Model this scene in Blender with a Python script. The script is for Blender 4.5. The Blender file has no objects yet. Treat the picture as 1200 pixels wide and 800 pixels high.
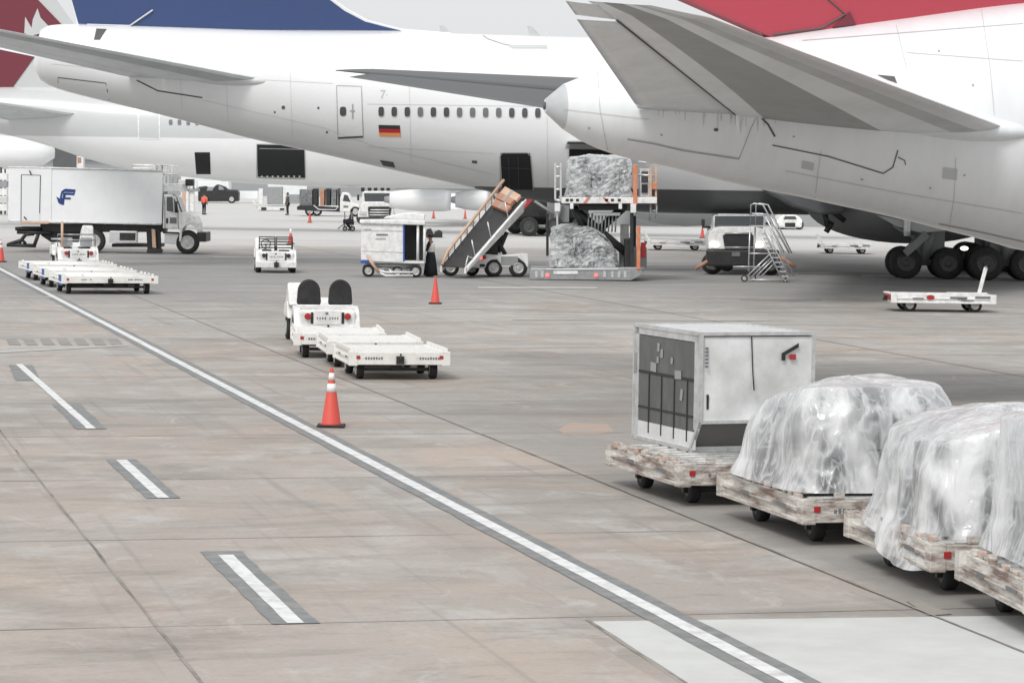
import bpy, bmesh, math, random
from mathutils import Vector, Matrix, noise
R = math.radians
scene = bpy.context.scene
COL = scene.collection
# ---------------------------------------------------------------- camera
F = 3500.0; CH = 4.5; HY = 192.0
PITCH = math.atan((400 - HY) / F); ROLL = R(.85)
CM = Matrix.Rotation(math.pi / 2 - PITCH, 3, 'X') @ Matrix.Rotation(ROLL, 3, 'Z')
CAM = Vector((0, 0, CH))
def ray(px, py): return CM @ Vector(((px - 600) / F, -(py - 400) / F, -1))
def gnd(px, py, z=0.0):
    d = ray(px, py); return CAM + d * ((z - CH) / d.z)
cd = bpy.data.cameras.new('camera'); cam = bpy.data.objects.new('camera', cd); COL.objects.link(cam)
cam.matrix_world = Matrix.Translation(CAM) @ CM.to_4x4()
cd.sensor_width = 36; cd.lens = 36 * F / 1200; cd.clip_start = .5; cd.clip_end = 6000
scene.camera = cam
class Fr:
    """a standing frame: origin on the ground, x along the heading, y away, z up"""
    def __init__(s, px, py, yaw=0, off=0):
        s.O = gnd(px, py); s.yaw = R(yaw)
        s.u = Vector((math.cos(s.yaw), math.sin(s.yaw), 0)); s.n = Vector((-s.u.y, s.u.x, 0))
        s.O = s.O + s.n * off
    def q(s, px, py, y=0.0):
        d = ray(px, py); k = ((s.O - CAM).dot(s.n) + y) / d.dot(s.n); P = CAM + d * k
        return ((P - s.O).dot(s.u), P.z)
# ---------------------------------------------------------------- materials
MATS = {}
def mat(name, col, rough=.5, metal=0.0, dirt=0.0, dcol=(.12, .10, .085), dscale=3.0, stretch=(1, 1, 1), bump=0.0, bscale=20, coat=0, lo=.5, hi=.7, emit=0, spec=.5):
    m = bpy.data.materials.new(name); m.use_nodes = True; nt = m.node_tree; b = nt.nodes['Principled BSDF']
    c = (col[0], col[1], col[2], 1)
    b.inputs['Base Color'].default_value = c; b.inputs['Roughness'].default_value = rough; b.inputs['Metallic'].default_value = metal
    b.inputs['Coat Weight'].default_value = coat; b.inputs['Specular IOR Level'].default_value = spec
    if emit:
        b.inputs['Emission Color'].default_value = c; b.inputs['Emission Strength'].default_value = emit
    tc = nt.nodes.new('ShaderNodeTexCoord'); mp = nt.nodes.new('ShaderNodeMapping'); mp.inputs['Scale'].default_value = stretch
    nt.links.new(tc.outputs['Object'], mp.inputs[0])
    if dirt:
        n = nt.nodes.new('ShaderNodeTexNoise'); n.inputs['Scale'].default_value = dscale; n.inputs['Detail'].default_value = 7; n.inputs['Roughness'].default_value = .65
        nt.links.new(mp.outputs[0], n.inputs['Vector'])
        r = nt.nodes.new('ShaderNodeMapRange'); r.inputs['From Min'].default_value = lo - .08; r.inputs['From Max'].default_value = hi; r.inputs['To Max'].default_value = dirt
        nt.links.new(n.outputs['Fac'], r.inputs['Value'])
        mx = nt.nodes.new('ShaderNodeMix'); mx.data_type = 'RGBA'
        mx.inputs['A'].default_value = c; mx.inputs['B'].default_value = (*dcol, 1)
        nt.links.new(r.outputs[0], mx.inputs['Factor']); nt.links.new(mx.outputs['Result'], b.inputs['Base Color'])
    if bump:
        n2 = nt.nodes.new('ShaderNodeTexNoise'); n2.inputs['Scale'].default_value = bscale; n2.inputs['Detail'].default_value = 4
        nt.links.new(tc.outputs['Object'], n2.inputs['Vector'])
        bm_ = nt.nodes.new('ShaderNodeBump'); bm_.inputs['Strength'].default_value = bump; bm_.inputs['Distance'].default_value = .05
        nt.links.new(n2.outputs['Fac'], bm_.inputs['Height']); nt.links.new(bm_.outputs[0], b.inputs['Normal'])
    MATS[name] = m; return m
WHITE = mat('aircraft_white', (.80, .81, .82), .25, dirt=.10, dcol=(.5, .5, .48), dscale=.5, stretch=(1, 1, 2), coat=.3)
WHITE_R = mat('aircraft_white_streaked', (.78, .805, .825), .28, dirt=.22, dcol=(.46, .46, .45), dscale=1.1, stretch=(2.5, 1, .35), coat=.25, lo=.5, hi=.8)
GREYP = mat('aircraft_pale_grey', (.55, .565, .57), .3, dirt=.2, dcol=(.42, .42, .41), dscale=.6, coat=.2)
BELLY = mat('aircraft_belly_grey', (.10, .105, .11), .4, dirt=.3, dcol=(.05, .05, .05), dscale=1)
FAIR = mat('aircraft_fairing_grey', (.24, .25, .255), .4, dirt=.3, dcol=(.14, .14, .14), dscale=1)
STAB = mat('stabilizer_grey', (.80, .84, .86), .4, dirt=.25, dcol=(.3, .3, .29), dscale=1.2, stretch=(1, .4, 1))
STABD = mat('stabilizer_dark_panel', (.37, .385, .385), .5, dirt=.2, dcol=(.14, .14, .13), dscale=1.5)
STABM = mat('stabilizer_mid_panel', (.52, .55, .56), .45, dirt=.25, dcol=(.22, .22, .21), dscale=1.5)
LEDGE = mat('leading_edge_metal', (.72, .73, .74), .3, metal=.3, dirt=.15, dcol=(.4, .4, .4))
SEAM = mat('seam_dark', (.10, .10, .10), .7)
SEAML = mat('seam_soft', (.38, .38, .38), .6)
BLUE = mat('fin_blue', (.026, .055, .165), .35, dirt=.2, dcol=(.04, .07, .2), coat=.3)
REDP = mat('fin_red', (.42, .045, .07), .35, dirt=.25, dcol=(.42, .05, .07), dscale=.8, coat=.3)
MAROON = mat('fin_maroon', (.17, .028, .045), .4, dirt=.2, dcol=(.12, .03, .04))
GLASS = mat('window_glass', (.06, .068, .075), .12, spec=.8)
WINB = mat('cabin_window_blind', (.16, .17, .18), .3)
DARK = mat('dark_opening', (.012, .013, .014), .8)  # near-black colour stands for the unlit hold; the openings have no depth
BLK = mat('black_metal', (.018, .019, .021), .5, dirt=.4, dcol=(.055, .052, .05), dscale=4)
RUB = mat('rubber', (.018, .018, .019), .8, dirt=.4, dcol=(.06, .058, .055), dscale=6)
RIM = mat('wheel_rim', (.55, .55, .54), .45, metal=.3, dirt=.5, dscale=8)
RIMD = mat('aircraft_rim', (.07, .07, .07), .5, metal=.3, dirt=.4, dcol=(.03, .03, .03))
VWH = mat('vehicle_white', (.80, .805, .80), .38, dirt=.5, dcol=(.36, .34, .31), dscale=4, coat=.2)
VBOX = mat('truck_box_white', (.86, .88, .89), .4, dirt=.15, dcol=(.5, .5, .49), dscale=1.2)
VBOX2 = mat('truck_box_trim', (.80, .82, .83), .4)
DOLW = mat('dolly_white_paint', (.78, .775, .75), .5, dirt=.3, dcol=(.35, .27, .21), dscale=5, lo=.56, hi=.72)
DOLR = mat('dolly_rusty_paint', (.62, .60, .56), .65, dirt=.92, dcol=(.14, .08, .058), dscale=5, stretch=(.3, .6, 2.4), lo=.475, hi=.63, bump=.25, bscale=30)
PADS = mat('worn_corner_lock', (.45, .33, .27), .6, dirt=.8, dcol=(.6, .58, .55), dscale=12)
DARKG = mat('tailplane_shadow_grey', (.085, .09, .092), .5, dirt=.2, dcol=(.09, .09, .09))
DOLD = mat('dolly_deck_steel', (.42, .42, .41), .5, metal=.4, dirt=.6, dcol=(.14, .12, .10), dscale=7)
STEEL = mat('steel', (.42, .43, .44), .4, metal=.6, dirt=.4, dcol=(.15, .14, .13), dscale=5)
ALU = mat('aluminium', (.66, .67, .68), .35, metal=.5, dirt=.25, dcol=(.3, .3, .3), dscale=4)
ORG = mat('cone_orange', (.60, .075, .055), .6, dirt=.4, dcol=(.40, .09, .07), dscale=6)
CONEW = mat('cone_white_band', (.80, .80, .79), .4)
RAILO = mat('rail_orange', (.62, .19, .08), .5, dirt=.5, dcol=(.5, .4, .33), dscale=5)
RAILT = mat('rail_tan', (.62, .42, .30), .6, dirt=.3)
REDL = mat('red_reflector', (.38, .03, .03), .35)
REDLIT = mat('lit_tail_light', (1, .12, .12), .3, emit=1.5)
HEAD = mat('lit_headlight', (1, .93, .84), .3, emit=2.2)
YEL = mat('amber_lens', (.7, .3, .04), .3)
BLUEP = mat('blue_panel', (.04, .10, .38), .5)
LOGO = mat('logo_blue', (.018, .045, .19), .4)
LOGO2 = mat('logo_pale_blue', (.30, .42, .66), .4)
GREYC = mat('ground_equipment_grey', (.30, .31, .32), .5, dirt=.3)
CARD = mat('cardboard', (.40, .20, .135), .7, dirt=.4, dcol=(.55, .35, .25), dscale=4)
CURT = mat('container_curtain', (.095, .10, .10), .6, dirt=.5, dcol=(.17, .17, .16), dscale=5, stretch=(1, 1, .4))
ULDW = mat('container_white', (.70, .71, .715), .38, dirt=.55, dcol=(.42, .42, .41), dscale=1.8, bump=.55, bscale=1.6)
ULDA = mat('container_frame', (.58, .59, .60), .4, metal=.3, dirt=.5, dcol=(.26, .25, .24), dscale=6)
ULDD = mat('container_dark_panel', (.15, .15, .145), .5, dirt=.4, dcol=(.2, .19, .18), dscale=4)
PAPER = mat('paper_label', (.30, .30, .29), .7)
LBLK = mat('print_black', (.02, .02, .02), .6)
TXT = mat('faded_print', (.16, .16, .17), .6)
SKIN = mat('skin', (.33, .19, .13), .55)
HAIR = mat('hair_black', (.02, .016, .014), .6)
VEST = mat('vest_orange', (.80, .13, .08), .7)
VESTW = mat('vest_pale', (.80, .80, .74), .7)
CLD = mat('clothes_dark', (.018, .02, .026), .8)
CLN = mat('clothes_grey', (.06, .065, .075), .8)
BLDG = mat('hangar_cladding', (.36, .37, .38), .6, dirt=.3, dcol=(.28, .28, .28), dscale=.2, stretch=(.2, 1, 3))
WLINE = mat('road_paint_white', (.72, .73, .73), .6, dirt=.75, dcol=(.36, .345, .33), dscale=4, lo=.52, hi=.72)
GLINE = mat('road_paint_grey', (.175, .188, .195), .75, dirt=.85, dcol=(.31, .29, .27), dscale=3.5, lo=.50, hi=.72)
PATCH = mat('light_concrete', (.56, .57, .56), .8, dirt=.6, dcol=(.42, .415, .40), dscale=1.1, lo=.46, hi=.72)
JOINT = mat('joint_dark', (.06, .055, .05), .9, dirt=.95, dcol=(.30, .275, .25), dscale=.8, lo=.36, hi=.53)
JOINTS = mat('joint_soft', (.27, .25, .235), .9, dirt=1.0, dcol=(.315, .29, .27), dscale=.35, lo=.38, hi=.52)
SKIDP = mat('skid_and_patch_grey', (.22, .218, .212), .85, dirt=.6, dcol=(.31, .30, .29), dscale=.6)
SCUFF = mat('worn_hatch', (.25, .235, .22), .85, dirt=.8, dcol=(.33, .31, .29), dscale=1.5)
WPALE = mat('worn_white_paint', (.45, .44, .42), .8, dirt=.8, dcol=(.34, .325, .31), dscale=.8)
ORSTAIN = mat('orange_stain', (.44, .33, .265), .85, dirt=.9, dcol=(.35, .325, .30), dscale=1.3)

def plastic(name, tmin, tmax, base=(.80, .815, .825), sc=1.3, crs=2.6, bs=3.2, st=(1, 1, .36)):
    """thin film: see-through patches, milky where it is doubled, white along the creases"""
    m = bpy.data.materials.new(name); m.use_nodes = True; nt = m.node_tree; b = nt.nodes['Principled BSDF']; out = nt.nodes['Material Output']
    N = nt.nodes.new; L = nt.links.new
    b.inputs['Base Color'].default_value = (*base, 1); b.inputs['Roughness'].default_value = .18; b.inputs['Specular IOR Level'].default_value = .8
    tc = N('ShaderNodeTexCoord'); mp = N('ShaderNodeMapping'); mp.inputs['Scale'].default_value = st; mp.inputs['Rotation'].default_value = (.3, .45, .1); L(tc.outputs['Object'], mp.inputs[0])
    def nz(scale, det, dist):
        n = N('ShaderNodeTexNoise'); n.inputs['Scale'].default_value = scale; n.inputs['Detail'].default_value = det; n.inputs['Distortion'].default_value = dist; L(mp.outputs[0], n.inputs['Vector']); return n.outputs['Fac']
    def mth(op, a, c):
        x = N('ShaderNodeMath'); x.operation = op
        for i, v in enumerate((a, c)):
            if isinstance(v, (int, float)): x.inputs[i].default_value = v
            else: L(v, x.inputs[i])
        return x.outputs[0]
    def rng(v, a, c, d, e):
        r = N('ShaderNodeMapRange'); r.inputs['From Min'].default_value = a; r.inputs['From Max'].default_value = c; r.inputs['To Min'].default_value = d; r.inputs['To Max'].default_value = e; L(v, r.inputs['Value']); return r.outputs[0]
    area = rng(nz(sc, 3, .4), .40, .60, tmin, tmax)
    def crease(scale, w, dist): return rng(mth('ABSOLUTE', mth('SUBTRACT', nz(scale, 2, dist), .5), 0), 0, w, 0, 1)
    tr = mth('MULTIPLY', mth('MULTIPLY', area, rng(crease(crs, .05, .45), 0, 1, .5, 1)), rng(crease(crs * 2.3, .045, .4), 0, 1, .65, 1))
    lw = N('ShaderNodeLayerWeight'); lw.inputs['Blend'].default_value = .35
    tr = mth('MULTIPLY', tr, rng(lw.outputs['Facing'], .2, .95, 1, .25))
    t = N('ShaderNodeBsdfTransparent'); t.inputs[0].default_value = (.95, .96, .97, 1)
    tl = N('ShaderNodeBsdfTranslucent'); tl.inputs[0].default_value = (.85, .87, .88, 1)
    m0 = N('ShaderNodeMixShader'); m0.inputs[0].default_value = .3; L(b.outputs[0], m0.inputs[1]); L(tl.outputs[0], m0.inputs[2])
    mx = N('ShaderNodeMixShader'); L(tr, mx.inputs[0]); L(m0.outputs[0], mx.inputs[1]); L(t.outputs[0], mx.inputs[2]); L(mx.outputs[0], out.inputs['Surface'])
    bu = N('ShaderNodeBump'); bu.inputs['Strength'].default_value = 1; bu.inputs['Distance'].default_value = .05
    L(mth('ABSOLUTE', mth('SUBTRACT', nz(bs, 3, 1.2), .5), 0), bu.inputs['Height']); L(bu.outputs[0], b.inputs['Normal'])
    return m
PLAS = plastic('plastic_sheet_milky', .02, .86, base=(.90, .91, .92), sc=1.5)
PLASC = plastic('plastic_sheet_clear', .06, .92, base=(.90, .91, .92), sc=1.7)
PLASN = plastic('plastic_wrap_crinkled', .45, .92, base=(.86, .87, .88), sc=2.2, crs=3, bs=5, st=(1, 1, 1))
CARGO = mat('cargo_grey', (.22, .23, .24), .6, dirt=.8, dcol=(.08, .08, .08), dscale=4, lo=.45, hi=.6)
CARGOW = mat('cargo_white', (.74, .75, .76), .6, dirt=.5, dcol=(.3, .3, .3), dscale=3)
CARGOD = mat('cargo_dark', (.10, .105, .11), .5, dirt=.9, dcol=(.45, .46, .47), dscale=5, lo=.45, hi=.6)

# ---------------------------------------------------------------- mesh builder
class MB:
    def __init__(s): s.v = []; s.f = []; s.m = []; s.mi = 0; s.sm = []; s.smooth = False
    def add(s, vs, fs):
        o = len(s.v); s.v += [tuple(v) for v in vs]
        for f in fs: s.f.append([o + i for i in f]); s.m.append(s.mi); s.sm.append(s.smooth)
        return s
    def box(s, x0, x1, y0, y1, z0, z1, rx=0, ry=0, rz=0):
        c = Vector(((x0 + x1) / 2, (y0 + y1) / 2, (z0 + z1) / 2)); a, b, h = abs(x1 - x0) / 2, abs(y1 - y0) / 2, abs(z1 - z0) / 2
        M = Matrix.Rotation(rz, 3, 'Z') @ Matrix.Rotation(ry, 3, 'Y') @ Matrix.Rotation(rx, 3, 'X')
        vs = [c + M @ Vector((i * a, j * b, k * h)) for k in (-1, 1) for j in (-1, 1) for i in (-1, 1)]
        return s.add(vs, [(0, 2, 3, 1), (4, 5, 7, 6), (0, 1, 5, 4), (2, 6, 7, 3), (0, 4, 6, 2), (1, 3, 7, 5)])
    def tube(s, pts, r, n=8, caps=True, rs=None):
        pts = [Vector(p) for p in pts]; rings = []; up = Vector((0, 0, 1)); vs = []
        for i, p in enumerate(pts):
            d = (pts[min(i + 1, len(pts) - 1)] - pts[max(i - 1, 0)]).normalized()
            a = d.cross(up); a = d.cross(Vector((1, 0, 0))) if a.length < .05 else a; a.normalize(); b = d.cross(a)
            rr = rs[i] if rs else r
            vs += [p + (a * math.cos(t) + b * math.sin(t)) * rr for t in (2 * math.pi * k / n for k in range(n))]
        fs = [(i * n + k, i * n + (k + 1) % n, (i + 1) * n + (k + 1) % n, (i + 1) * n + k) for i in range(len(pts) - 1) for k in range(n)]
        old = s.smooth; s.smooth = n > 5; s.add(vs, fs); s.smooth = old
        if caps:
            o = len(s.v) - len(vs); e = (len(pts) - 1) * n
            s.f.append([o + k for k in range(n)][::-1]); s.m.append(s.mi); s.sm.append(False)
            s.f.append([o + e + k for k in range(n)]); s.m.append(s.mi); s.sm.append(False)
        return s
    def bar(s, p, q, w, h=None):
        """square bar from p to q"""
        h = h or w; p = Vector(p); q = Vector(q); d = (q - p).normalized(); up = Vector((0, 0, 1)); a = d.cross(up)
        a = Vector((1, 0, 0)) if a.length < .05 else a.normalized(); b = a.cross(d).normalized()
        vs = [c + a * i * w / 2 + b * j * h / 2 for c in (p, q) for i, j in ((-1, -1), (1, -1), (1, 1), (-1, 1))]
        return s.add(vs, [(3, 2, 1, 0), (4, 5, 6, 7)] + [(k, (k + 1) % 4, 4 + (k + 1) % 4, 4 + k) for k in range(4)])
    def prism(s, poly, y0, y1):
        """polygon in x,z pushed from y0 to y1"""
        n = len(poly); vs = [(x, y0, z) for x, z in poly] + [(x, y1, z) for x, z in poly]
        return s.add(vs, [tuple(range(n)), tuple(range(2 * n - 1, n - 1, -1))] + [(k + n, (k + 1) % n + n, (k + 1) % n, k) for k in range(n)])
    def prismx(s, poly, x0, x1):
        n = len(poly); vs = [(x0, y, z) for y, z in poly] + [(x1, y, z) for y, z in poly]
        return s.add(vs, [tuple(range(n))[::-1], tuple(range(n, 2 * n))] + [(k, (k + 1) % n, (k + 1) % n + n, k + n) for k in range(n)])
    def cone(s, c, prof, n=20, axis='Z'):
        """lathe: profile list of (r, h)"""
        vs = []
        for r, h in prof:
            for k in range(n):
                t = 2 * math.pi * k / n; a, b = r * math.cos(t), r * math.sin(t)
                p = {'Z': (a, b, h), 'Y': (a, h, b), 'X': (h, a, b)}[axis]
                vs.append((c[0] + p[0], c[1] + p[1], c[2] + p[2]))
        m = len(prof); fs = [(i * n + k, i * n + (k + 1) % n, (i + 1) * n + (k + 1) % n, (i + 1) * n + k) for i in range(m - 1) for k in range(n)]
        fs += [tuple(range(n))[::-1], tuple(range((m - 1) * n, m * n))]
        return s.add(vs, fs)
    def ell(s, c, r, n=16, m=10):
        prof = []; vs = []
        for i in range(1, m):
            a = math.pi * i / m
            for k in range(n):
                t = 2 * math.pi * k / n
                vs.append((c[0] + r[0] * math.sin(a) * math.cos(t), c[1] + r[1] * math.sin(a) * math.sin(t), c[2] - r[2] * math.cos(a)))
        b = len(vs); vs += [(c[0], c[1], c[2] - r[2]), (c[0], c[1], c[2] + r[2])]
        fs = [(i * n + k, i * n + (k + 1) % n, (i + 1) * n + (k + 1) % n, (i + 1) * n + k) for i in range(m - 2) for k in range(n)]
        fs += [(b, (k + 1) % n, k) for k in range(n)] + [(b + 1, (m - 2) * n + k, (m - 2) * n + (k + 1) % n) for k in range(n)]
        old = s.smooth; s.smooth = True; s.add(vs, fs); s.smooth = old; return s
    def build(s, name, mats, parent=None, bevel=0, smooth=None, fix=True):
        me = bpy.data.meshes.new(name); me.from_pydata(s.v, [], s.f)
        mats = mats if isinstance(mats, (list, tuple)) else [mats]
        for m in mats: me.materials.append(m)
        for p, i, q in zip(me.polygons, s.m, s.sm):
            p.material_index = i; p.use_smooth = q if smooth is None else smooth
        if fix:
            bm = bmesh.new(); bm.from_mesh(me); bmesh.ops.recalc_face_normals(bm, faces=bm.faces); bm.to_mesh(me); bm.free()
        me.update(); o = bpy.data.objects.new(name, me); COL.objects.link(o)
        if parent: o.parent = parent
        if bevel:
            b = o.modifiers.new('bevel', 'BEVEL'); b.width = bevel; b.segments = 2; b.limit_method = 'ANGLE'; b.angle_limit = R(40)
        return o
def tag(o, label=None, cat=None, group=None, kind=None):
    if label: o['label'] = label
    if cat: o['category'] = cat
    if group: o['group'] = group
    if kind: o['kind'] = kind
    return o
def thing(name, label, cat, loc, yaw=0, group=None):
    o = bpy.data.objects.new(name, None); COL.objects.link(o); o.location = loc; o.rotation_euler = (0, 0, yaw)
    o.empty_display_size = .3
    return tag(o, label, cat, group)
def copy_tree(o, parent=None):
    c = o.copy(); COL.objects.link(c); c.parent = parent
    for ch in list(o.children): copy_tree(ch, c)
    return c
def frame_thing(fr, name, label, cat, group=None): return thing(name, label, cat, fr.O, fr.yaw, group)
def wheel(parent, x, y, z, r, w, name='wheel', rim=RIM, dual=False):
    """a tyre with its rim as a child; the axle lies along y"""
    t = MB(); t.smooth = True
    t.cone((0, 0, 0), [(r * .62, -w * .5), (r * .9, -w * .5), (r, -w * .36), (r, w * .36), (r * .9, w * .5), (r * .62, w * .5)], 24, 'Y')
    o = t.build(name, RUB, parent); o.location = (x, y, z)
    k = MB(); k.cone((0, 0, 0), [(r * .14, -w * .60), (r * .2, -w * .58), (r * .24, -w * .52), (r * .46, -w * .52), (r * .54, -w * .57), (r * .60, -w * .50), (r * .60, w * .50), (r * .54, w * .57), (r * .46, w * .52), (r * .24, w * .52), (r * .2, w * .58), (r * .14, w * .60)], 18, 'Y')
    k.build('rim', rim, o); return o
# ---------------------------------------------------------------- world and light
w = bpy.data.worlds.new('World'); scene.world = w; w.use_nodes = True; nt = w.node_tree
bg = nt.nodes['Background']; sky = nt.nodes.new('ShaderNodeTexSky'); sky.sky_type = 'NISHITA'; sky.sun_disc = False
SUN_EL, SUN_AZ = R(47), R(205)          # azimuth measured from +Y towards +X
sky.sun_elevation = SUN_EL; sky.sun_rotation = SUN_AZ; sky.air_density = 1.2; sky.dust_density = 6; sky.ozone_density = 1
hs = nt.nodes.new('ShaderNodeHueSaturation'); hs.inputs['Saturation'].default_value = .10
nt.links.new(sky.outputs[0], hs.inputs['Color'])
mixg = nt.nodes.new('ShaderNodeMix'); mixg.data_type = 'RGBA'; mixg.inputs['Factor'].default_value = .7
mixg.inputs['B'].default_value = (11.2, 11.4, 11.6, 1)     # the even grey of the cloud deck
nt.links.new(hs.outputs[0], mixg.inputs['A']); nt.links.new(mixg.outputs['Result'], bg.inputs['Color'])
bg.inputs['Strength'].default_value = .084
sd = bpy.data.lights.new('sun', 'SUN'); sd.energy = 1.5; sd.angle = R(16); sd.color = (1, .97, .93)
so = bpy.data.objects.new('sun', sd); COL.objects.link(so)
dirv = Vector((math.sin(SUN_AZ) * math.cos(SUN_EL), math.cos(SUN_AZ) * math.cos(SUN_EL), math.sin(SUN_EL)))
so.rotation_euler = dirv.to_track_quat('Z', 'Y').to_euler()
scene.view_settings.view_transform = 'Standard'; scene.view_settings.look = 'None'; scene.view_settings.gamma = 1
scene.view_settings.exposure = .19
scene.render.engine = 'CYCLES'
# ---------------------------------------------------------------- ground
LANE = (gnd(0, 315.5) - gnd(922.7, 797)); LANE.z = 0; LANE.normalize()     # away from the camera, along the painted line
LV = Vector((LANE.y, -LANE.x, 0))                                            # across it, to the right
def ground_mat():
    m = bpy.data.materials.new('apron_concrete'); m.use_nodes = True; nt = m.node_tree; b = nt.nodes['Principled BSDF']
    b.inputs['Roughness'].default_value = .78; b.inputs['Specular IOR Level'].default_value = .35
    N = nt.nodes.new; L = nt.links.new
    tc = N('ShaderNodeTexCoord'); mp = N('ShaderNodeMapping'); mp.inputs['Rotation'].default_value = (0, 0, math.atan2(LANE.x, LANE.y))
    L(tc.outputs['Object'], mp.inputs[0])
    def nz(scale, detail=6, rough=.6, st=(1, 1, 1), dist=0):
        q = N('ShaderNodeMapping'); q.inputs['Scale'].default_value = st; L(mp.outputs[0], q.inputs[0])
        n = N('ShaderNodeTexNoise'); n.inputs['Scale'].default_value = scale; n.inputs['Detail'].default_value = detail; n.inputs['Roughness'].default_value = rough; n.inputs['Distortion'].default_value = dist
        L(q.outputs[0], n.inputs['Vector']); return n.outputs['Fac']
    def rng(v, a, b_, c=0, d=1):
        r = N('ShaderNodeMapRange'); r.inputs['From Min'].default_value = a; r.inputs['From Max'].default_value = b_; r.inputs['To Min'].default_value = c; r.inputs['To Max'].default_value = d
        L(v, r.inputs['Value']); return r.outputs[0]
    def mix(fac, a, c, mode='MIX'):
        x = N('ShaderNodeMix'); x.data_type = 'RGBA'; x.blend_type = mode
        for s_, v in (('Factor', fac), ('A', a), ('B', c)):
            if isinstance(v, tuple): x.inputs[s_].default_value = (*v, 1)
            elif isinstance(v, (int, float)): x.inputs[s_].default_value = v
            else: L(v, x.inputs[s_])
        return x.outputs['Result']
    def math_(op, a, c=None):
        x = N('ShaderNodeMath'); x.operation = op
        for i, v in enumerate((a, c)):
            if v is None: continue
            if isinstance(v, (int, float)): x.inputs[i].default_value = v
            else: L(v, x.inputs[i])
        return x.outputs[0]
    sep = N('ShaderNodeSeparateXYZ'); L(mp.outputs[0], sep.inputs[0])
    # beige slabs near the stand line, grey ones further out on the apron
    far = rng(math_('ADD', sep.outputs['Y'], math_('MULTIPLY', nz(.05, 3), 40)), 55, 110)
    beige = (.378, .334, .298); grey = (.370, .352, .332)
    col = mix(far, beige, grey)
    col = mix(rng(nz(.16, 5, .6, (1, .5, 1)), .42, .62, 0, .6), col, (.345, .33, .312))
    col = mix(rng(nz(.30, 7, .65, (1, .6, 1), .5), .50, .64, 0, .7), col, (.43, .35, .295))
    # slab to slab tone
    sx = math_('FLOOR', math_('DIVIDE', sep.outputs['X'], 7.5)); sy = math_('FLOOR', math_('DIVIDE', math_('ADD', sep.outputs['Y'], SLAB_Y0), 6.6))
    cmb = N('ShaderNodeCombineXYZ'); L(sx, cmb.inputs[0]); L(sy, cmb.inputs[1]); wn = N('ShaderNodeTexWhiteNoise'); L(cmb.outputs[0], wn.inputs['Vector'])
    col = mix(1.0, col, mix(wn.outputs['Value'], (.90, .90, .90), (1.07, 1.06, 1.05)), 'MULTIPLY')
    # pale and dark blotches, smears across the lane, tyre and oil marks
    col = mix(rng(nz(.55, 8, .68, (1, .7, 1), .6), .50, .68, 0, .65), col, (.50, .49, .475))
    col = mix(rng(nz(.42, 8, .7, (.45, 1.2, 1), .8), .48, .66, 0, .75), col, (.225, .205, .185))
    col = mix(rng(nz(.09, 5, .55, (1, .3, 1), .4), .54, .66, 0, .5), col, (.235, .235, .23))
    col = mix(rng(nz(2.2, 8, .72, (.6, 1, 1)), .54, .70, 0, .55), col, (.22, .20, .18))
    col = mix(rng(nz(1.3, 8, .7, (1, .5, 1), 1), .57, .68, 0, .6), col, (.50, .475, .44))
    col = mix(rng(nz(.75, 3, .5, (6, .12, 1)), .60, .72, 0, .4), col, (.21, .20, .19))
    col = mix(rng(nz(14, 3, .7), .45, .7, 0, .18), col, (.16, .15, .14))
    # greyer ground right of the long joint
    rj = rng(math_('ADD', sep.outputs['X'], math_('MULTIPLY', nz(.5, 4), .9)), XJ + .35, XJ + .75)
    nf = rng(sep.outputs['Y'], 40, 62, .62, 0)
    col = mix(math_('MULTIPLY', rj, nf), col, (.245, .24, .232))
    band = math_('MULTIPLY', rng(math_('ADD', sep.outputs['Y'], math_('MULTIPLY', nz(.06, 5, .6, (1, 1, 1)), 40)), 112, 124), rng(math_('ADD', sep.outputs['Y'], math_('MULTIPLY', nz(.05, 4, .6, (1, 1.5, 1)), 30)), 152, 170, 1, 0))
    col = mix(math_('MULTIPLY', band, .7), col, (.255, .255, .25))  # darker grey band across the middle apron
    # pale far taxiway
    fp = rng(math_('ADD', sep.outputs['Y'], math_('MULTIPLY', nz(.02, 3, .5, (.3, 2, 1)), 60)), 178, 200)
    col = mix(math_('MULTIPLY', fp, .75), col, (.60, .60, .59))
    L(col, b.inputs['Base Color'])
    bp = N('ShaderNodeBump'); bp.inputs['Strength'].default_value = .25; bp.inputs['Distance'].default_value = .01
    L(nz(30, 4), bp.inputs['Height']); L(bp.outputs[0], b.inputs['Normal'])
    L(rng(nz(.3, 5), .4, .7, .62, .85), b.inputs['Roughness'])
    return m
XJ = gnd(880, 636).dot(LV); g0 = gnd(0, 738); SLAB_Y0 = -(g0.dot(LANE)) % 6.6
m = MB(); m.add([(-2500, -60, 0), (2500, -60, 0), (2500, 5000, 0), (-2500, 5000, 0)], [(0, 1, 2, 3)])
tag(m.build('ground', ground_mat()), kind='structure')
def strip(m, p, q, w, z, w2=None):
    """flat strip on the ground between two world points"""
    d = (q - p); d.z = 0; d.normalize(); a = Vector((d.y, -d.x, 0)); w2 = w2 or w
    m.add([(*(p - a * w / 2).xy, z), (*(p + a * w / 2).xy, z), (*(q + a * w2 / 2).xy, z), (*(q - a * w2 / 2).xy, z)], [(0, 1, 2, 3)])
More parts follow.
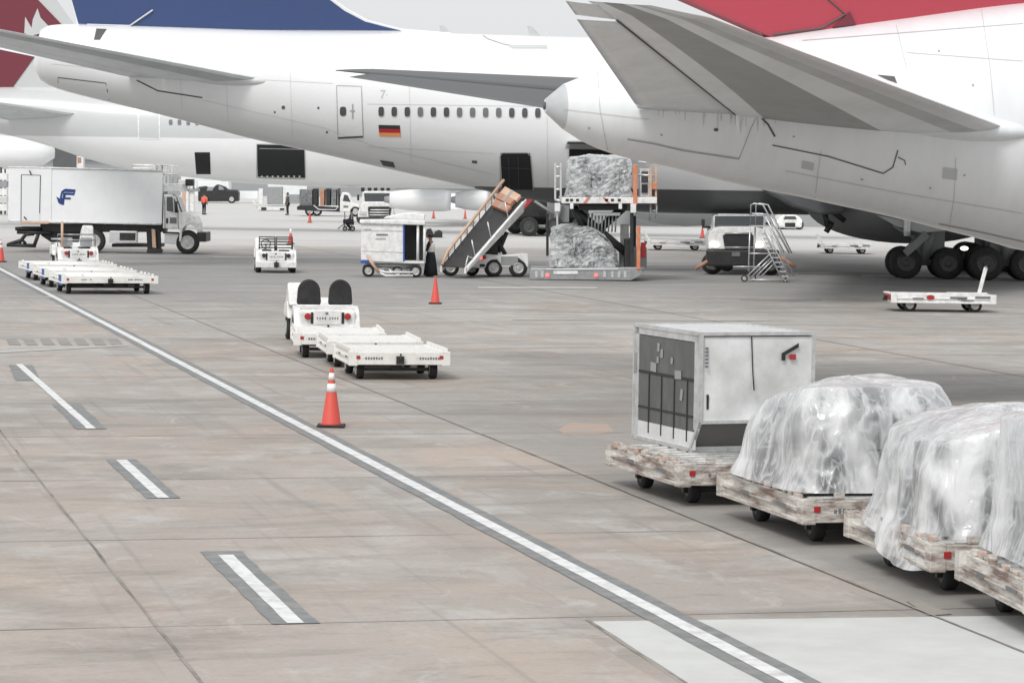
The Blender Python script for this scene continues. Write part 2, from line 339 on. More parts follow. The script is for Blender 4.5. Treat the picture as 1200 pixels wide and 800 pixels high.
def rag(m, p, q, w, z, j=.03, step=.35):
    """strip with a worn, uneven edge"""
    d = (q - p); d.z = 0; L_ = d.length; d.normalize(); a = Vector((d.y, -d.x, 0)); n = max(2, int(L_ / step)); vs = []
    for i in range(n + 1):
        c = p + d * (L_ * i / n)
        for s in (-1, 1):
            e = w / 2 + j * noise.noise(Vector((i * .31 * s, s * 5.5, p.x))) * 2 + j * .6 * noise.noise(Vector((i * 1.7, s * 9.5, p.x)))
            vs.append((*(c + a * s * e).xy, z))
    m.add(vs, [(2 * i, 2 * i + 1, 2 * i + 3, 2 * i + 2) for i in range(n)])
def poly(m, pts, z): m.add([(*gnd(*p).xy, z) for p in pts], [tuple(range(len(pts)))])
def S(name, m, mt): return tag(m.build(name, mt, fix=False), kind='structure')
# broad tone sheets
m = MB(); poly(m, [(689, 728), (1500, 717), (1500, 1100), (1400, 1195)], .004); S('concrete_patch', m, PATCH)
m = MB()
pa, pb = gnd(-30, 299.5), gnd(922.7, 797); pb = pb - LANE * 8
rag(m, pa, pb, .50, .008, .014)
for p, q, wd in (((258, 646), (346.7, 731), .47), ((141, 538.5), (191.7, 584), .45), ((24, 428), (33, 446), .5), ((78, 474), (107.5, 503), .5)):
    rag(m, gnd(*p), gnd(*q), wd, .008, .012, .2)
S('line_border', m, GLINE)
m = MB(); rag(m, pa, pb, .18, .012, .004, .25)
for p, q, wd in (((264, 650.7), (346.7, 730.7), .17), ((142, 539.3), (191.7, 584), .16), ((22, 427), (107.5, 502.7), .15)):
    rag(m, gnd(*p), gnd(*q), wd, .012, .004, .2)
S('painted_line', m, WLINE)
m = MB()
for p, q, wd in (((-60, 430), (237, 800.5), .032), ((566, 509.5), (1300, 805), .032), ((688, 726), (804, 801), .05)):
    rag(m, gnd(*p), gnd(*q), wd, .0145 if p[0] == 566 else .006, .006, .3)
poly(m, [(1062, 704.5), (1080, 705), (1116, 720), (1088, 721.5)], .010)
S('expansion_joint', m, JOINT)
m = MB()
for k in range(0, 22):
    c = g0 + LANE * (6.6 * k)
    n_ = -LANE.cross(Vector((0, 0, 1))) if LV.x < 0 else LV
    rag(m, c - LV * (6 + k * 3), c + LV * (14 + k * 3), .024 + .003 * k, .006, .008, .4)
for off in (-14.5, 15.2):
    a = gnd(566, 509.5) + LV * off; strip(m, a - LANE * 25, a + LANE * 110, .05, .0105)
a = gnd(566, 509.5); strip(m, a, a + LANE * 90, .05, .0105)
S('slab_joint', m, JOINTS)
# worn hatching and old paint
m = MB()
for k in range(7):
    x = 6 + k * 20; poly(m, [(x, 396.5), (x + 12, 396.5), (x + 19, 404.5), (x + 5, 404.5)], .007)
S('worn_hatching', m, SCUFF)
m = MB()
poly(m, [(-60, 417), (-60, 414), (150, 404), (150, 405.6)], .009)
for a, b, c, d in ((520, 640, 361.5, 362.6), (600, 900, 374.8, 375.8), (250, 460, 301.5, 302.8), (640, 830, 310, 311.6), (1010, 1200, 323, 325), (-10, 60, 347.5, 348.5), (560, 700, 336.5, 338.5)):
    poly(m, [(a, d - .006 * (b - a) / 2), (a, c - .006 * (b - a) / 2), (b, c), (b, d)], .009)
S('worn_marking', m, WPALE)
m = MB(); poly(m, [(655, 503), (668, 495), (712, 497), (720, 506), (700, 509), (660, 509)], .003); S('ground_stain', m, ORSTAIN)
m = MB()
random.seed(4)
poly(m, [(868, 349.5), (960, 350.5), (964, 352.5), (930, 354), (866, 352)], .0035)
poly(m, [(880, 317.5), (1200, 321), (1300, 333), (1120, 337), (900, 331), (700, 333), (640, 330)], .003)  # broad darker grey patch across the apron
S('skid_and_grey_patch', m, SKIDP)
# ---------------------------------------------------------------- aircraft
def lerp(a, b, t): return a + (b - a) * t
def smooth_interp(xs, ys, x):
    n = len(xs)
    if x <= xs[0]: return ys[0]
    if x >= xs[-1]: return ys[-1]
    i = max(k for k in range(n - 1) if xs[k] <= x); h = xs[i + 1] - xs[i]; t = (x - xs[i]) / h
    def sl(k):
        if k <= 0: return (ys[1] - ys[0]) / (xs[1] - xs[0])
        if k >= n - 1: return (ys[-1] - ys[-2]) / (xs[-1] - xs[-2])
        d0 = (ys[k] - ys[k - 1]) / (xs[k] - xs[k - 1]); d1 = (ys[k + 1] - ys[k]) / (xs[k + 1] - xs[k])
        return 0 if d0 * d1 <= 0 else 2 * d0 * d1 / (d0 + d1)
    m0, m1 = sl(i) * h, sl(i + 1) * h
    return (2 * t**3 - 3 * t * t + 1) * ys[i] + (t**3 - 2 * t * t + t) * m0 + (3 * t * t - 2 * t**3) * ys[i + 1] + (t**3 - t * t) * m1
class Plane:
    def __init__(s, px, D, yaw, top, bot, length, zt, zb, wr=1.0, wmax=3.25):
        d = ray(px, 192); s.O = Vector((d.x * D / d.y, D, 0)); s.yaw = R(yaw)
        s.u = Vector((math.cos(s.yaw), math.sin(s.yaw), 0)); s.n = Vector((-s.u.y, s.u.x, 0))
        s.tt = [s.q(*p) for p in top]; s.bb = [s.q(*p) for p in bot]
        s.tt += [(s.tt[-1][0] + 6, zt), (length - 12, zt), (length - 7, zt - .5), (length - 3, zt - 2), (length, zt - 4.2)]
        s.bb += [(s.bb[-1][0] + 8, zb), (length - 9, zb), (length - 4, zb + .6), (length, zb + 1.6)]
        s.t0 = min(s.tt[0][0], s.bb[0][0]); s.L = length; s.wr = wr; s.wmax = wmax
    q = Fr.q
    def sec(s, t):
        zt = smooth_interp([p[0] for p in s.tt], [p[1] for p in s.tt], t); zb = smooth_interp([p[0] for p in s.bb], [p[1] for p in s.bb], t)
        hh = max((zt - zb) / 2, .05); return (zt + zb) / 2, hh, min(hh * s.wr, s.wmax)
    def surf(s, t, z, off=.015, side=-1):
        cz, hh, hw = s.sec(t); k = max(-0.999, min(.999, (z - cz) / hh)); y = hw * math.sqrt(1 - k * k)
        nrm = Vector((0, side * y / hw**2, (z - cz) / hh**2)).normalized()
        return Vector((t, side * y, z)) + nrm * off
    def hit(s, px, py, off=.015):
        y = -s.wmax * .9
        for _ in range(12):
            t, z = s.q(px, py, y); p = s.surf(t, z, 0); y = (p.y + y) / 2
        return s.surf(t, z, off)
    def patch(s, poly4, mt, name, parent, off=.015, nu=6, nv=6, th=0):
        """quad of pixels (tl, tr, br, bl) laid on the near side of the skin"""
        m = MB(); m.smooth = True; vs = []
        for j in range(nv + 1):
            for i in range(nu + 1):
                a, b = i / nu, j / nv
                x = lerp(lerp(poly4[0][0], poly4[1][0], a), lerp(poly4[3][0], poly4[2][0], a), b)
                y = lerp(lerp(poly4[0][1], poly4[1][1], a), lerp(poly4[3][1], poly4[2][1], a), b)
                vs.append(s.hit(x, y, off))
        m.add(vs, [(j * (nu + 1) + i, (j + 1) * (nu + 1) + i, (j + 1) * (nu + 1) + i + 1, j * (nu + 1) + i + 1) for j in range(nv) for i in range(nu)])
        return m.build(name, mt, parent, fix=False)
    def ribbon(s, pts, wpx, mt, name, parent, off=.012):
        m = MB(); vs = []; P = []
        for a, b in zip(pts[:-1], pts[1:]):
            n = max(2, int(math.hypot(b[0] - a[0], b[1] - a[1]) / 8))
            P += [(lerp(a[0], b[0], k / n), lerp(a[1], b[1], k / n)) for k in range(n)]
        P.append(pts[-1])
        for i, p in enumerate(P):
            a, b = P[max(0, i - 1)], P[min(len(P) - 1, i + 1)]; d = Vector((b[0] - a[0], b[1] - a[1])).normalized(); nn = (-d.y * wpx / 2, d.x * wpx / 2)
            vs += [s.hit(p[0] - nn[0], p[1] - nn[1], off), s.hit(p[0] + nn[0], p[1] + nn[1], off)]
        m.add(vs, [(2 * i, 2 * i + 1, 2 * i + 3, 2 * i + 2) for i in range(len(P) - 1)])
        return m.build(name, mt, parent, fix=False)
    def oval(s, px, py, rx, ry, mt, name, parent, off=.014):
        m = MB(); n = 14; c = s.hit(px, py, off); vs = [c]
        for k in range(n):
            a = 2 * math.pi * k / n; ca, sa = math.cos(a), math.sin(a)
            vs.append(s.hit(px + rx * math.copysign(abs(ca)**.6, ca), py + ry * math.copysign(abs(sa)**.6, sa), off))
        m.add(vs, [(0, 1 + k, 1 + (k + 1) % n) for k in range(n)]); return m.build(name, mt, parent, fix=False)
    def body(s, root, mats, split=None, cuts=(), n=72):
        m = MB(); m.smooth = True; ts = []; t = s.t0
        while t < s.L - .01: ts.append(t); t += .35 if t < 45 else 1.2
        ts.append(s.L); vs = []
        for t in ts:
            cz, hh, hw = s.sec(t)
            for k in range(n):
                a = 2 * math.pi * k / n; vs.append((t, hw * math.sin(a), cz + hh * math.cos(a)))
        K = len(ts); m.add(vs, [])
        for i in range(K - 1):
            for k in range(n):
                f = (i * n + k, i * n + (k + 1) % n, (i + 1) * n + (k + 1) % n, (i + 1) * n + k)
                zz = sum(vs[j][2] for j in f) / 4; tt = ts[i]
                m.f.append(f); m.sm.append(True); m.m.append(split(tt, zz) if split else 0)
        m.f.append(tuple(range(n))[::-1]); m.m.append(0); m.sm.append(False)
        m.f.append(tuple(range((K - 1) * n, K * n))); m.m.append(0); m.sm.append(False)
        o = m.build('fuselage', mats, root)
        if cuts:                                   # a clean paint line
            bm = bmesh.new(); bm.from_mesh(o.data)
            for z in cuts: bmesh.ops.bisect_plane(bm, geom=bm.verts[:] + bm.edges[:] + bm.faces[:], plane_co=(0, 0, z), plane_no=(0, 0, 1))
            for f in bm.faces: c = f.calc_center_median(); f.material_index = split(c.x, c.z); f.smooth = len(f.verts) < 12
            bm.to_mesh(o.data); bm.free()
        return o
NACA = lambda c: .2969 * math.sqrt(c) - .126 * c - .3516 * c * c + .2843 * c**3 - .1036 * c**4
def aerofoil(root, name, mats, rLE, rTE, tLE, tTE, thr, tht, bands, c0=0, c1=1, s0=0, s1=1, droop=0, nspan=14, ext=None):
    """a flying surface: root and tip leading / trailing edges (t, y, z); bands = [(frac at root, frac at tip, material)]"""
    m = MB(); m.smooth = True; rLE, rTE, tLE, tTE = map(Vector, (rLE, rTE, tLE, tTE)); rings = []
    br = [(c0, c0, 0)] + bands; nb = 5; fr_list = []
    for (a, b, _), (c, d, mi) in zip(br[:-1], br[1:]):
        for k in range(nb): fr_list.append((lerp(a, c, k / nb), lerp(b, d, k / nb), mi))
    fr_list.append((br[-1][0], br[-1][1], 0)); n = len(fr_list); vs = []
    for j in range(nspan + 1):
        v = lerp(s0, s1, j / nspan); le = rLE.lerp(tLE, v); te = rTE.lerp(tTE, v); ch = (te - le).length; th = lerp(thr, tht, v)
        if ext:                                                   # round the tip off
            e = max(0, (v - .95) / .05); le = le.lerp(te, .28 * e * e); th *= math.sqrt(max(.02, 1 - e * e))
        for side in (1, -1):
            for (fa, fb, mi) in fr_list:
                c = min(1, max(0, lerp(fa, fb, v))); p = le.lerp(te, c); z = side * 5 * th * NACA(c) * .5 * ch * (.75 if side > 0 else 1)
                z -= max(0, c - c0) * ch * droop
                vs.append(p + Vector((0, 0, z)))
    m.add(vs, []); W = 2 * n
    for j in range(nspan):
        for side in (0, 1):
            for i in range(n - 1):
                a = j * W + side * n + i; m.f.append((a, a + 1, a + 1 + W, a + W)); m.sm.append(True); m.m.append(fr_list[i][2] if side else (fr_list[i][2] if fr_list[i][2] == 1 else 0))
        a = j * W + n - 1; m.f.append((a, a + n, a + n + W, a + W)); m.sm.append(False); m.m.append(0)
        if c0 > 0: a = j * W; m.f.append((a, a + n, a + n + W, a + W)); m.sm.append(False); m.m.append(0)
    for j in (0, nspan):
        m.f.append(tuple(j * W + i for i in range(n)) + tuple(j * W + n + i for i in range(n - 1, -1, -1))); m.sm.append(False); m.m.append(0)
    bm_o = m.build(name, mats, root)
    return bm_o
def slab_fin(root, name, mats, outline, y0, th, mi=None):
    """upright fin from an outline in (t, z), lens-shaped in section"""
    m = MB(); n = len(outline); m.prism(outline, y0 - th, y0 + th); return m.build(name, mats, root, bevel=.05)
def nacelle(root, x0, x1, y, z, r, mt, name='engine', pyl=None):
    m = MB(); m.smooth = True; L = x1 - x0
    m.cone((x0, y, z), [(r * .45, L * .12), (r * .62, 0), (r * .72, 0), (r * .92, L * .3), (r, L * .6), (r * .96, L * .9), (r * .86, L), (r * .78, L * .97), (r * .78, L * .7)], 32, 'X')
    o = m.build(name, mt, root)
    k = MB(); k.smooth = True; k.cone((x0, y, z), [(r * .25, -.5 * r), (r * .5, .15 * L), (r * .5, .3 * L)], 24, 'X'); k.build('exhaust_cone', STEEL, o)
    if pyl: p = MB(); p.prism(pyl, y - .2, y + .2); p.build('pylon', mt, o, bevel=.05)
    return o
def gear(root, pts, r, w, ztop, mtx=RIMD):
    """bogie: wheels at (x, y) in the aircraft frame joined by beams and a strut"""
    xs = [p[0] for p in pts]; ys = [p[1] for p in pts]; cx = sum(xs) / len(xs); cy = sum(ys) / len(ys)
    g = MB(); g.tube([(min(xs), cy, r), (max(xs), cy, r)], .13); g.tube([(cx, cy, r), (cx + .3, cy, ztop)], .2)
    g.tube([(cx + .1, cy, r + .7), (cx - 1.3, cy + .1, ztop)], .09); g.box(cx - .5, cx + .9, cy + .35, cy + .4, ztop - 1.3, ztop)
    for x in sorted(set(xs)): g.tube([(x, min(ys), r), (x, max(ys), r)], .09)
    o = g.build('landing_gear', FAIR, root)
    for x, y in pts: wheel(o, x, y, r, r, w, 'wheel', mtx)
    return o
def door(P, q4, root, lined=SEAML, wpx=.9, sill=None, label=None):
    d = P.patch(q4, P.doormat, 'door', root, .012, 4, 8)
    tl, tr, br, bl = q4; P.ribbon([tl, tr, br, bl, tl], wpx, lined, 'door_seam', d, .02)
    if sill: P.ribbon([bl, br], 2.2, SEAM, 'door_sill', d, .03)
    if label: d['label'] = label
    return d
FAINT_A = mat('skin_joint_grey', (.50, .51, .51), .4)
# ======================================================== the near airliner with the red fin
A = Plane(645, 56.5, 12, [(639, 116), (642, 110), (655, 101), (700, 84), (760, 68), (830, 53), (905, 42), (1050, 22), (1200, 3)],
          [(639, 132), (642, 139), (655, 148), (675, 162), (700, 174), (730, 184), (790, 197), (835, 209), (892, 222), (930, 229), (979, 240), (1027, 250), (1113, 271), (1157, 282), (1200, 294)], 58, 8.3, 2.2, 1.0, 3.1)
A.doormat = WHITE_R
ra = thing('airliner', 'nearest white airliner with a red fin, its grey tailplane overhead at the upper right', 'airliner', A.O, A.yaw)
tA = A.q(656, 125)[0]
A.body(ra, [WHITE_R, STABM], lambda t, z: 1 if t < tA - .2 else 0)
k = MB(); k.smooth = True; c0, hh, hw = A.sec(A.t0); k.cone((A.t0 - .03, 0, c0), [(hw * .6, 0), (hw * .55, .03)], 24, 'X'); k.build('exhaust_outlet', BELLY, ra)
rLE = A.hit(1197, 156, -.35); rTE = A.hit(755, 121, -.3)
tl, tz = A.q(800, 9, -10.3); el, ez = A.q(661, -1, -10.3)
dz = (Vector((tl, -10.3, tz)), Vector((el, -10.3, ez)))
bands = [(.06, .12, 1), (.17, .30, 3), (.34, .36, 0), (.36, .38, 0), (.66, .62, 2), (.70, .66, 0)]
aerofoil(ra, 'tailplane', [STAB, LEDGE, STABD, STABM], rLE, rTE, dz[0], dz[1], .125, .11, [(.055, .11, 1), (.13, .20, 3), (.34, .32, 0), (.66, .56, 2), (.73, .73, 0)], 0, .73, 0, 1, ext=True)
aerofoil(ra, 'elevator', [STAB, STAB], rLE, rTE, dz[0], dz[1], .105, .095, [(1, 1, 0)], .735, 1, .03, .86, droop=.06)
o = aerofoil(ra, 'tailplane_tip', [STAB, LEDGE], rLE, rTE, dz[0], dz[1], .10, .09, [(1, 1, 0)], .74, 1, .875, .985)
k = MB(); k.ell((0, 0, 0), (1.5, .42, .27), 32, 16); o = k.build('root_fairing', STAB, ra); o.location = rLE + Vector((-1.15, .06, .07)); o.rotation_euler = (0, R(4), R(-12))
# hinge seams under the tailplane
def under(v, c, dz_=0):
    le = rLE.lerp(dz[0], v); te = rTE.lerp(dz[1], v); ch = (te - le).length; return le.lerp(te, c) - Vector((0, 0, 5 * .10 * NACA(c) * .5 * ch + .012 + dz_))
m = MB()
for v0, v1, c0_, c1_ in ((.0, .88, .735, .735),):
    m.tube([under(lerp(v0, v1, k / 8), lerp(c0_, c1_, k / 8)) for k in range(9)], .014, 5)
m.build('hinge_seam', SEAM, ra)
ftl, ftz = A.q(374, 82, 10.6); frz = A.q(690, 118, 2)[1]
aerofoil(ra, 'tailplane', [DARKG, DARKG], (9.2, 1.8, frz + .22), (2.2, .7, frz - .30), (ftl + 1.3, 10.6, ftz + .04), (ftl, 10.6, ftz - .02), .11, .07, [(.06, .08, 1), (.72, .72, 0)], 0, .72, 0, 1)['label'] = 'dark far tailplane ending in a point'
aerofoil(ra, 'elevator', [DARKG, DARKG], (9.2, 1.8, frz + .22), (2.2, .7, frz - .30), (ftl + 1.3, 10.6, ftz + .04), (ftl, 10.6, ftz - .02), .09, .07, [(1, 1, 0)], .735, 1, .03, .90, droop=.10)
# fin
fo = [A.q(*p) for p in ((905, 47), (793, -2), (720, -420), (905, -470), (1180, -60), (1330, -10), (1420, -5), (1420, 2), (1200, 10))]
fin = slab_fin(ra, 'fin', REDP, fo, 0, .28)
k = MB(); k.prism([A.q(*p) for p in ((970, 33), (990, 15), (997, 30))], -.33, -.27); k.build('rudder_seal', MAROON, fin)
m = MB(); m.tube([(A.q(905, 41, -.3)[0], -.3, A.q(905, 41, -.3)[1]), (A.q(963, 33, -.3)[0], -.3, A.q(963, 33, -.3)[1]), (A.q(991, 17, -.3)[0], -.3, A.q(991, 17, -.3)[1]), (A.q(998, 31, -.3)[0], -.3, A.q(998, 31, -.3)[1])], .018, 5)
m.tube([(A.q(991, 17, -.3)[0], -.3, A.q(991, 17, -.3)[1]), (A.q(960, -10, -.3)[0], -.3, A.q(960, -10, -.3)[1])], .014, 5); m.build('rudder_seam', SEAM, fin)
A.ribbon([(735, 163), (765, 168), (800, 176), (866, 186)], 1.8, SEAML, 'panel_seam', ra)
A.ribbon([(866, 186), (880, 150), (888, 134)], .8, SEAML, 'panel_seam', ra)
A.ribbon([(905, 170), (970, 183), (1035, 203), (1046, 196), (1052, 176)], 1.4, SEAM, 'panel_seam', ra)
A.ribbon([(888, 134), (900, 146), (908, 160)], 2.2, SEAM, 'panel_seam', ra)
A.ribbon([(1052, 184), (1060, 188), (1061, 193)], 1.2, SEAM, 'panel_seam', ra)
A.patch([(1027, 88), (1048, 90), (1051, 98), (1040, 94)], SEAM, 'static_vent', ra)
A.oval(839, 152, 2.5, 1.8, SEAM, 'drain_hole', ra)
A.ribbon([(1100, 262), (1150, 272), (1230, 290)], 1.0, SEAML, 'panel_seam', ra)
for pts in ([(700, 86), (703, 130), (712, 176)], [(962, 176), (958, 205), (955, 232)], [(1050, 30), (1062, 80)], [(1120, 185), (1118, 230), (1112, 268)], [(1150, 12), (1160, 80), (1165, 135)]): A.ribbon(pts, .7, FAINT_A, 'panel_seam', ra)
for pts in ([(660, 128), (760, 140)], [(1062, 62), (1199, 72)], [(920, 200), (1050, 225), (1199, 250)], [(940, 48), (1199, 28)]): A.ribbon(pts, .6, FAINT_A, 'panel_seam', ra)
for x, y in ((775, 158), (930, 160), (1010, 210), (1090, 220), (1130, 205), (690, 150), (1140, 100), (1100, 60)): A.oval(x, y, 1.3, 1.1, SEAML, 'sensor_port', ra)
A.patch([(1105, 196), (1122, 198), (1121, 211), (1104, 209)], FAINT_A, 'access_panel', ra, .008); A.patch([(940, 188), (954, 191), (953, 200), (939, 197)], FAINT_A, 'access_panel', ra, .008)
# soot that has run down from the tailplane seal: marks of their own shape
random.seed(7)
SOOT = mat('soot_streak', (.50, .49, .47), .5, dirt=.8, dcol=(.7, .7, .7), dscale=3, stretch=(1, 1, .6), lo=.45, hi=.6)
m_parts = []
for k in range(22):
    x = 756 + random.random() ** .7 * 155; y0 = lerp(122, 140, (x - 756) / 155); L_ = random.uniform(5, 22)
    A.patch([(x - .9, y0), (x + .9, y0), (x + .3, y0 + L_), (x - .3, y0 + L_)], SOOT, 'soot_streak', ra, .006, 1, 6)
# ======================================================== the middle airliner, blue fin
B = Plane(40, 128, 1.5, [(39, 76), (40.5, 58), (44, 42), (50, 33), (62, 29.5), (85, 28.5), (180, 31), (300, 35), (475, 38), (600, 41.5), (685, 44)],
          [(39, 79), (43, 88), (50, 96), (67, 104), (107, 115), (132, 121), (225, 144), (300, 164), (357, 176), (432, 193), (468, 201), (500, 208), (540, 217), (580, 226), (640, 237), (700, 245), (800, 250)], 74, 9.95, 2.5, 1.0, 3.65)
B.doormat = WHITE
rb = thing('airliner', 'white airliner with a blue fin and a small black, red and gold flag', 'airliner', B.O, B.yaw)
zsplit = B.q(700, 221, -3)[1]
t600 = B.q(560, 200)[0]
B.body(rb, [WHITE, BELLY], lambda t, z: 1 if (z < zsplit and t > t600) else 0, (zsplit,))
f = slab_fin(rb, 'fin', WHITE, [B.q(*p) for p in ((92, 34), (84, 0), (22, -215), (135, -240), (392, 0), (408, 11), (432, 24), (470, 34), (530, 39), (530, 46), (92, 40))], 0, .30)
k = MB(); k.prism([B.q(*p) for p in ((93, 28.5), (85, 0), (24, -213), (130, -235), (386, 0), (404, 13.5), (428, 26), (455, 33), (470, 36.5), (300, 35.5), (180, 31.5))], -.34, .34); k.build('painted_panel', BLUE, f)
def line3(P, pts, y, r, name, root, mt):
    m = MB(); m.tube([(lambda a: (a[0], y, a[1]))(P.q(*p, y)) for p in pts], r, 5); return m.build(name, mt, root)
line3(B, [(102, 29), (152, 30.5), (179, 12)], -.42, .035, 'rudder_seam', f, ALU)
rL = B.hit(316, 93, -.5); rT = B.hit(160, 95, -.4)
a = B.q(-72, 21, -12.2); b = B.q(-128, 26, -12.2)
LE, TE = Vector((a[0], -12.2, a[1])), Vector((b[0], -12.2, b[1]))
aerofoil(rb, 'tailplane', [STAB, LEDGE, STABM], rL, rT, LE, TE, .13, .10, [(.05, .08, 0), (.3, .3, 2), (.72, .72, 0)], 0, .72, 0, 1, ext=True)
aerofoil(rb, 'elevator', [STAB, STAB], rL, rT, LE, TE, .085, .08, [(1, 1, 0)], .735, 1, .03, .97, droop=.03)
aerofoil(rb, 'tailplane', [STAB, LEDGE], Vector((rL.x, -rL.y, rL.z)), Vector((rT.x, -rT.y, rT.z)), Vector((LE.x, -LE.y, LE.z)), Vector((TE.x, -TE.y, TE.z)), .10, .09, [(.05, .08, 1), (1, 1, 0)], 0, 1, 0, 1)['label'] = 'far tailplane hidden behind the fuselage'
k = MB(); k.ell((0, 0, 0), (2.2, .6, .36), 32, 16); o = k.build('root_fairing', LEDGE, rb); o.location = rL + Vector((-1.9, .1, .05)); o.rotation_euler = (0, R(3), R(-8))
B.ribbon([(160, 94), (185, 106.5), (237, 114.5)], 1.5, SEAM, 'panel_seam', rb)
B.ribbon([(68, 91), (124, 97.5), (128, 117)], 1.0, SEAM, 'panel_seam', rb)
B.ribbon([(68, 91), (68, 103)], .8, SEAML, 'panel_seam', rb)
B.patch([(113, 34), (125, 34.5), (117, 47), (110, 47)], SEAM, 'vent', rb)
d = door(B, [(394.5, 100.5), (423.5, 101.5), (425.5, 160), (396, 161.5)], rb, sill=True, label='rear passenger door with a small window and handle')
B.oval(402, 130.5, 3.8, 5.4, GLASS, 'window', d, .03); B.ribbon([(413.3, 122), (413.3, 139)], 1.6, SEAML, 'handle', d, .03); B.ribbon([(410, 130), (416, 130)], 1.4, SEAML, 'handle', d, .035)
for k in range(16):
    x = 446.7 + 15.3 * k; y = 130.8 + .125 * k * 1.2
    if x > 640: break
    w_ = B.oval(x, y, 3.9, 6.2, WHITE, 'window', rb, .018); B.oval(x, y, 3.3, 5.6, [GLASS, WINB][k in (3, 6, 7, 8, 9)], 'pane', w_, .03)
fl = B.patch([(443.5, 146.5), (468.5, 147), (469, 151.4), (443.8, 151)], mat('flag_black', (.03, .03, .03), .5), 'flag', rb); fl['label'] = 'small flag with black, red and gold stripes'
B.patch([(443.8, 151), (469, 151.4), (469.3, 155.9), (444.2, 155.5)], mat('flag_red', (.45, .02, .03), .5), 'stripe', fl)
B.patch([(444.2, 155.5), (469.3, 155.9), (469.6, 160.3), (444.6, 159.9)], mat('flag_gold', (.80, .33, .12), .5), 'stripe', fl)
for x, y, r in ((332, 126, 2), (322, 131.5, 1.1), (373, 126.5, 1.3), (383, 155, 1.2)): B.oval(x, y, r, r, SEAM, 'sensor_port', rb)
B.patch([(445, 187.5), (461, 190), (463, 196.5), (449, 194)], SEAM, 'drain_panel', rb); B.patch([(553, 188), (559, 188.3), (559, 191.5), (553, 191)], SEAM, 'drain_panel', rb)
c = B.patch([(586.5, 179.5), (621, 179.5), (624.5, 222), (588.5, 222)], DARK, 'cargo_door_opening', rb, .02); c['label'] = 'open aft hold door above the belt loader'
B.ribbon([(586.5, 222), (586, 183), (589, 179), (618, 179), (622, 183), (625, 222)], 1.0, SEAML, 'door_frame', c, .03)
c = B.patch([(667, 168), (740, 172), (740, 222), (667, 222)], DARK, 'cargo_door_opening', rb, .02); c['label'] = 'open main hold behind the container loader'
k = MB(); p0 = B.hit(662, 168, .1); k.box(p0.x, p0.x + 3.2, p0.y - 1.6, p0.y, p0.z - .1, p0.z + .06, rx=-.15); k.build('cargo_door', GREYP, rb, bevel=.03)
FAINT = mat('skin_joint', (.60, .61, .61), .4)
for x0, x1 in ((208, 214), (262, 268), (338, 343), (478, 482), (640, 642), (700, 702)):
    yb = {208: 136, 262: 152, 338: 168, 478: 200, 640: 219, 700: 219}[x0]
    B.ribbon([(x0, 37 if x0 > 300 else 33), (lerp(x0, x1, .5), (33 + yb) / 2), (x1, yb)], .5, FAINT, 'panel_seam', rb)
for pts in ([(60, 75), (200, 88), (390, 98)], [(430, 122), (640, 125)], [(430, 172), (580, 180)], [(240, 118), (380, 150), (440, 172), (580, 205)]): B.ribbon(pts, .5, FAINT, 'panel_seam', rb)
for x in (596, 607): B.ribbon([(x, 183), (x + 1, 220)], .7, CLN, 'cargo_net', rb, .05)
B.ribbon([(588, 196), (623, 197)], .7, CLN, 'cargo_net', rb, .05)
# antennae on the crown
for px, py, hgt in ((525, 38, .35), (628, 40, .4)):
    t, z = B.q(px, py + 2); k = MB(); k.prism([(t - .28, z - .1), (t - .38, z + hgt), (t - .18, z + hgt), (t + .3, z - .1)], -.03, .03); k.build('antenna', ALU, rb)
B.ribbon([(566, 42), (572, 46), (590, 52), (610, 55)], 1.0, SEAML, 'panel_seam', rb)
B.patch([(594, 53), (640, 53), (642, 57), (600, 57)], GREYP, 'roof_panel', rb)
# registration, mostly behind the tailplane of the nearer aircraft
def text(s, size, loc, rot, mt, name, parent, ext=.004):
    c = bpy.data.curves.new(name, 'FONT'); c.body = s; c.size = size; c.extrude = ext; c.align_x = 'LEFT'
    o = bpy.data.objects.new(name, c); COL.objects.link(o); dg = bpy.context.evaluated_depsgraph_get(); me = bpy.data.meshes.new_from_object(o.evaluated_get(dg)); bpy.data.objects.remove(o)
    me.materials.clear(); me.materials.append(mt); o = bpy.data.objects.new(name, me); COL.objects.link(o); o.location = loc; o.rotation_euler = rot; o.parent = parent; return o
h = B.hit(445, 115, .03); n2 = (B.hit(445, 105, .03) - h).normalized()
text('747-400', .50, h, (math.atan2(n2.z, n2.y), 0, 0), GREYP, 'type_lettering', rb)
# wings, wing fairing, main gear
zr = 3.8
tw = B.q(965, 230)[0]
for sgn in (-1, 1):
    wdg = [(tw + 13, sgn * 2.5, zr), (tw - .5, sgn * 3.0, zr - .2), (tw - 3.2, sgn * 33, zr + 2.6), (tw - 7, sgn * 33, zr + 2.6)]
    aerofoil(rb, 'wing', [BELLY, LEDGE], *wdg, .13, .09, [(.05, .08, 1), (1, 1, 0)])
k = MB(); k.smooth = True; a0 = B.q(962, 240, -3)[0]; a1 = B.q(1172, 260, -3)[0]
k.ell(((a0 + a1) / 2 + .2, -1.3, 2.9), ((a1 - a0) / 2 + .6, 3.4, 1.55), 40, 20); k.build('wing_fairing', FAIR, rb)
k = MB(); pts = [B.q(*p, -4.5) for p in ((892, 221), (975, 233), (991, 243), (988, 250), (960, 252), (930, 243))]; k.prism(pts, -4.9, -3.6); k.build('flap_fairing', BELLY, rb, bevel=.12)
m = MB()
for a_, b_ in (((965, 245), (971, 268)), ((970, 243), (990, 259)), ((975, 260), (968, 272))):
    p, q_ = B.q(*a_, -4.3), B.q(*b_, -4.3); m.tube([(p[0], -4.3, p[1]), (q_[0], -4.3, q_[1])], .12)
m.build('flap_linkage', BLK, rb)
sl = [B.q(*p, -5.2) for p in ((1027, 252), (1062, 259), (1108, 270), (1080, 273), (1050, 265))]
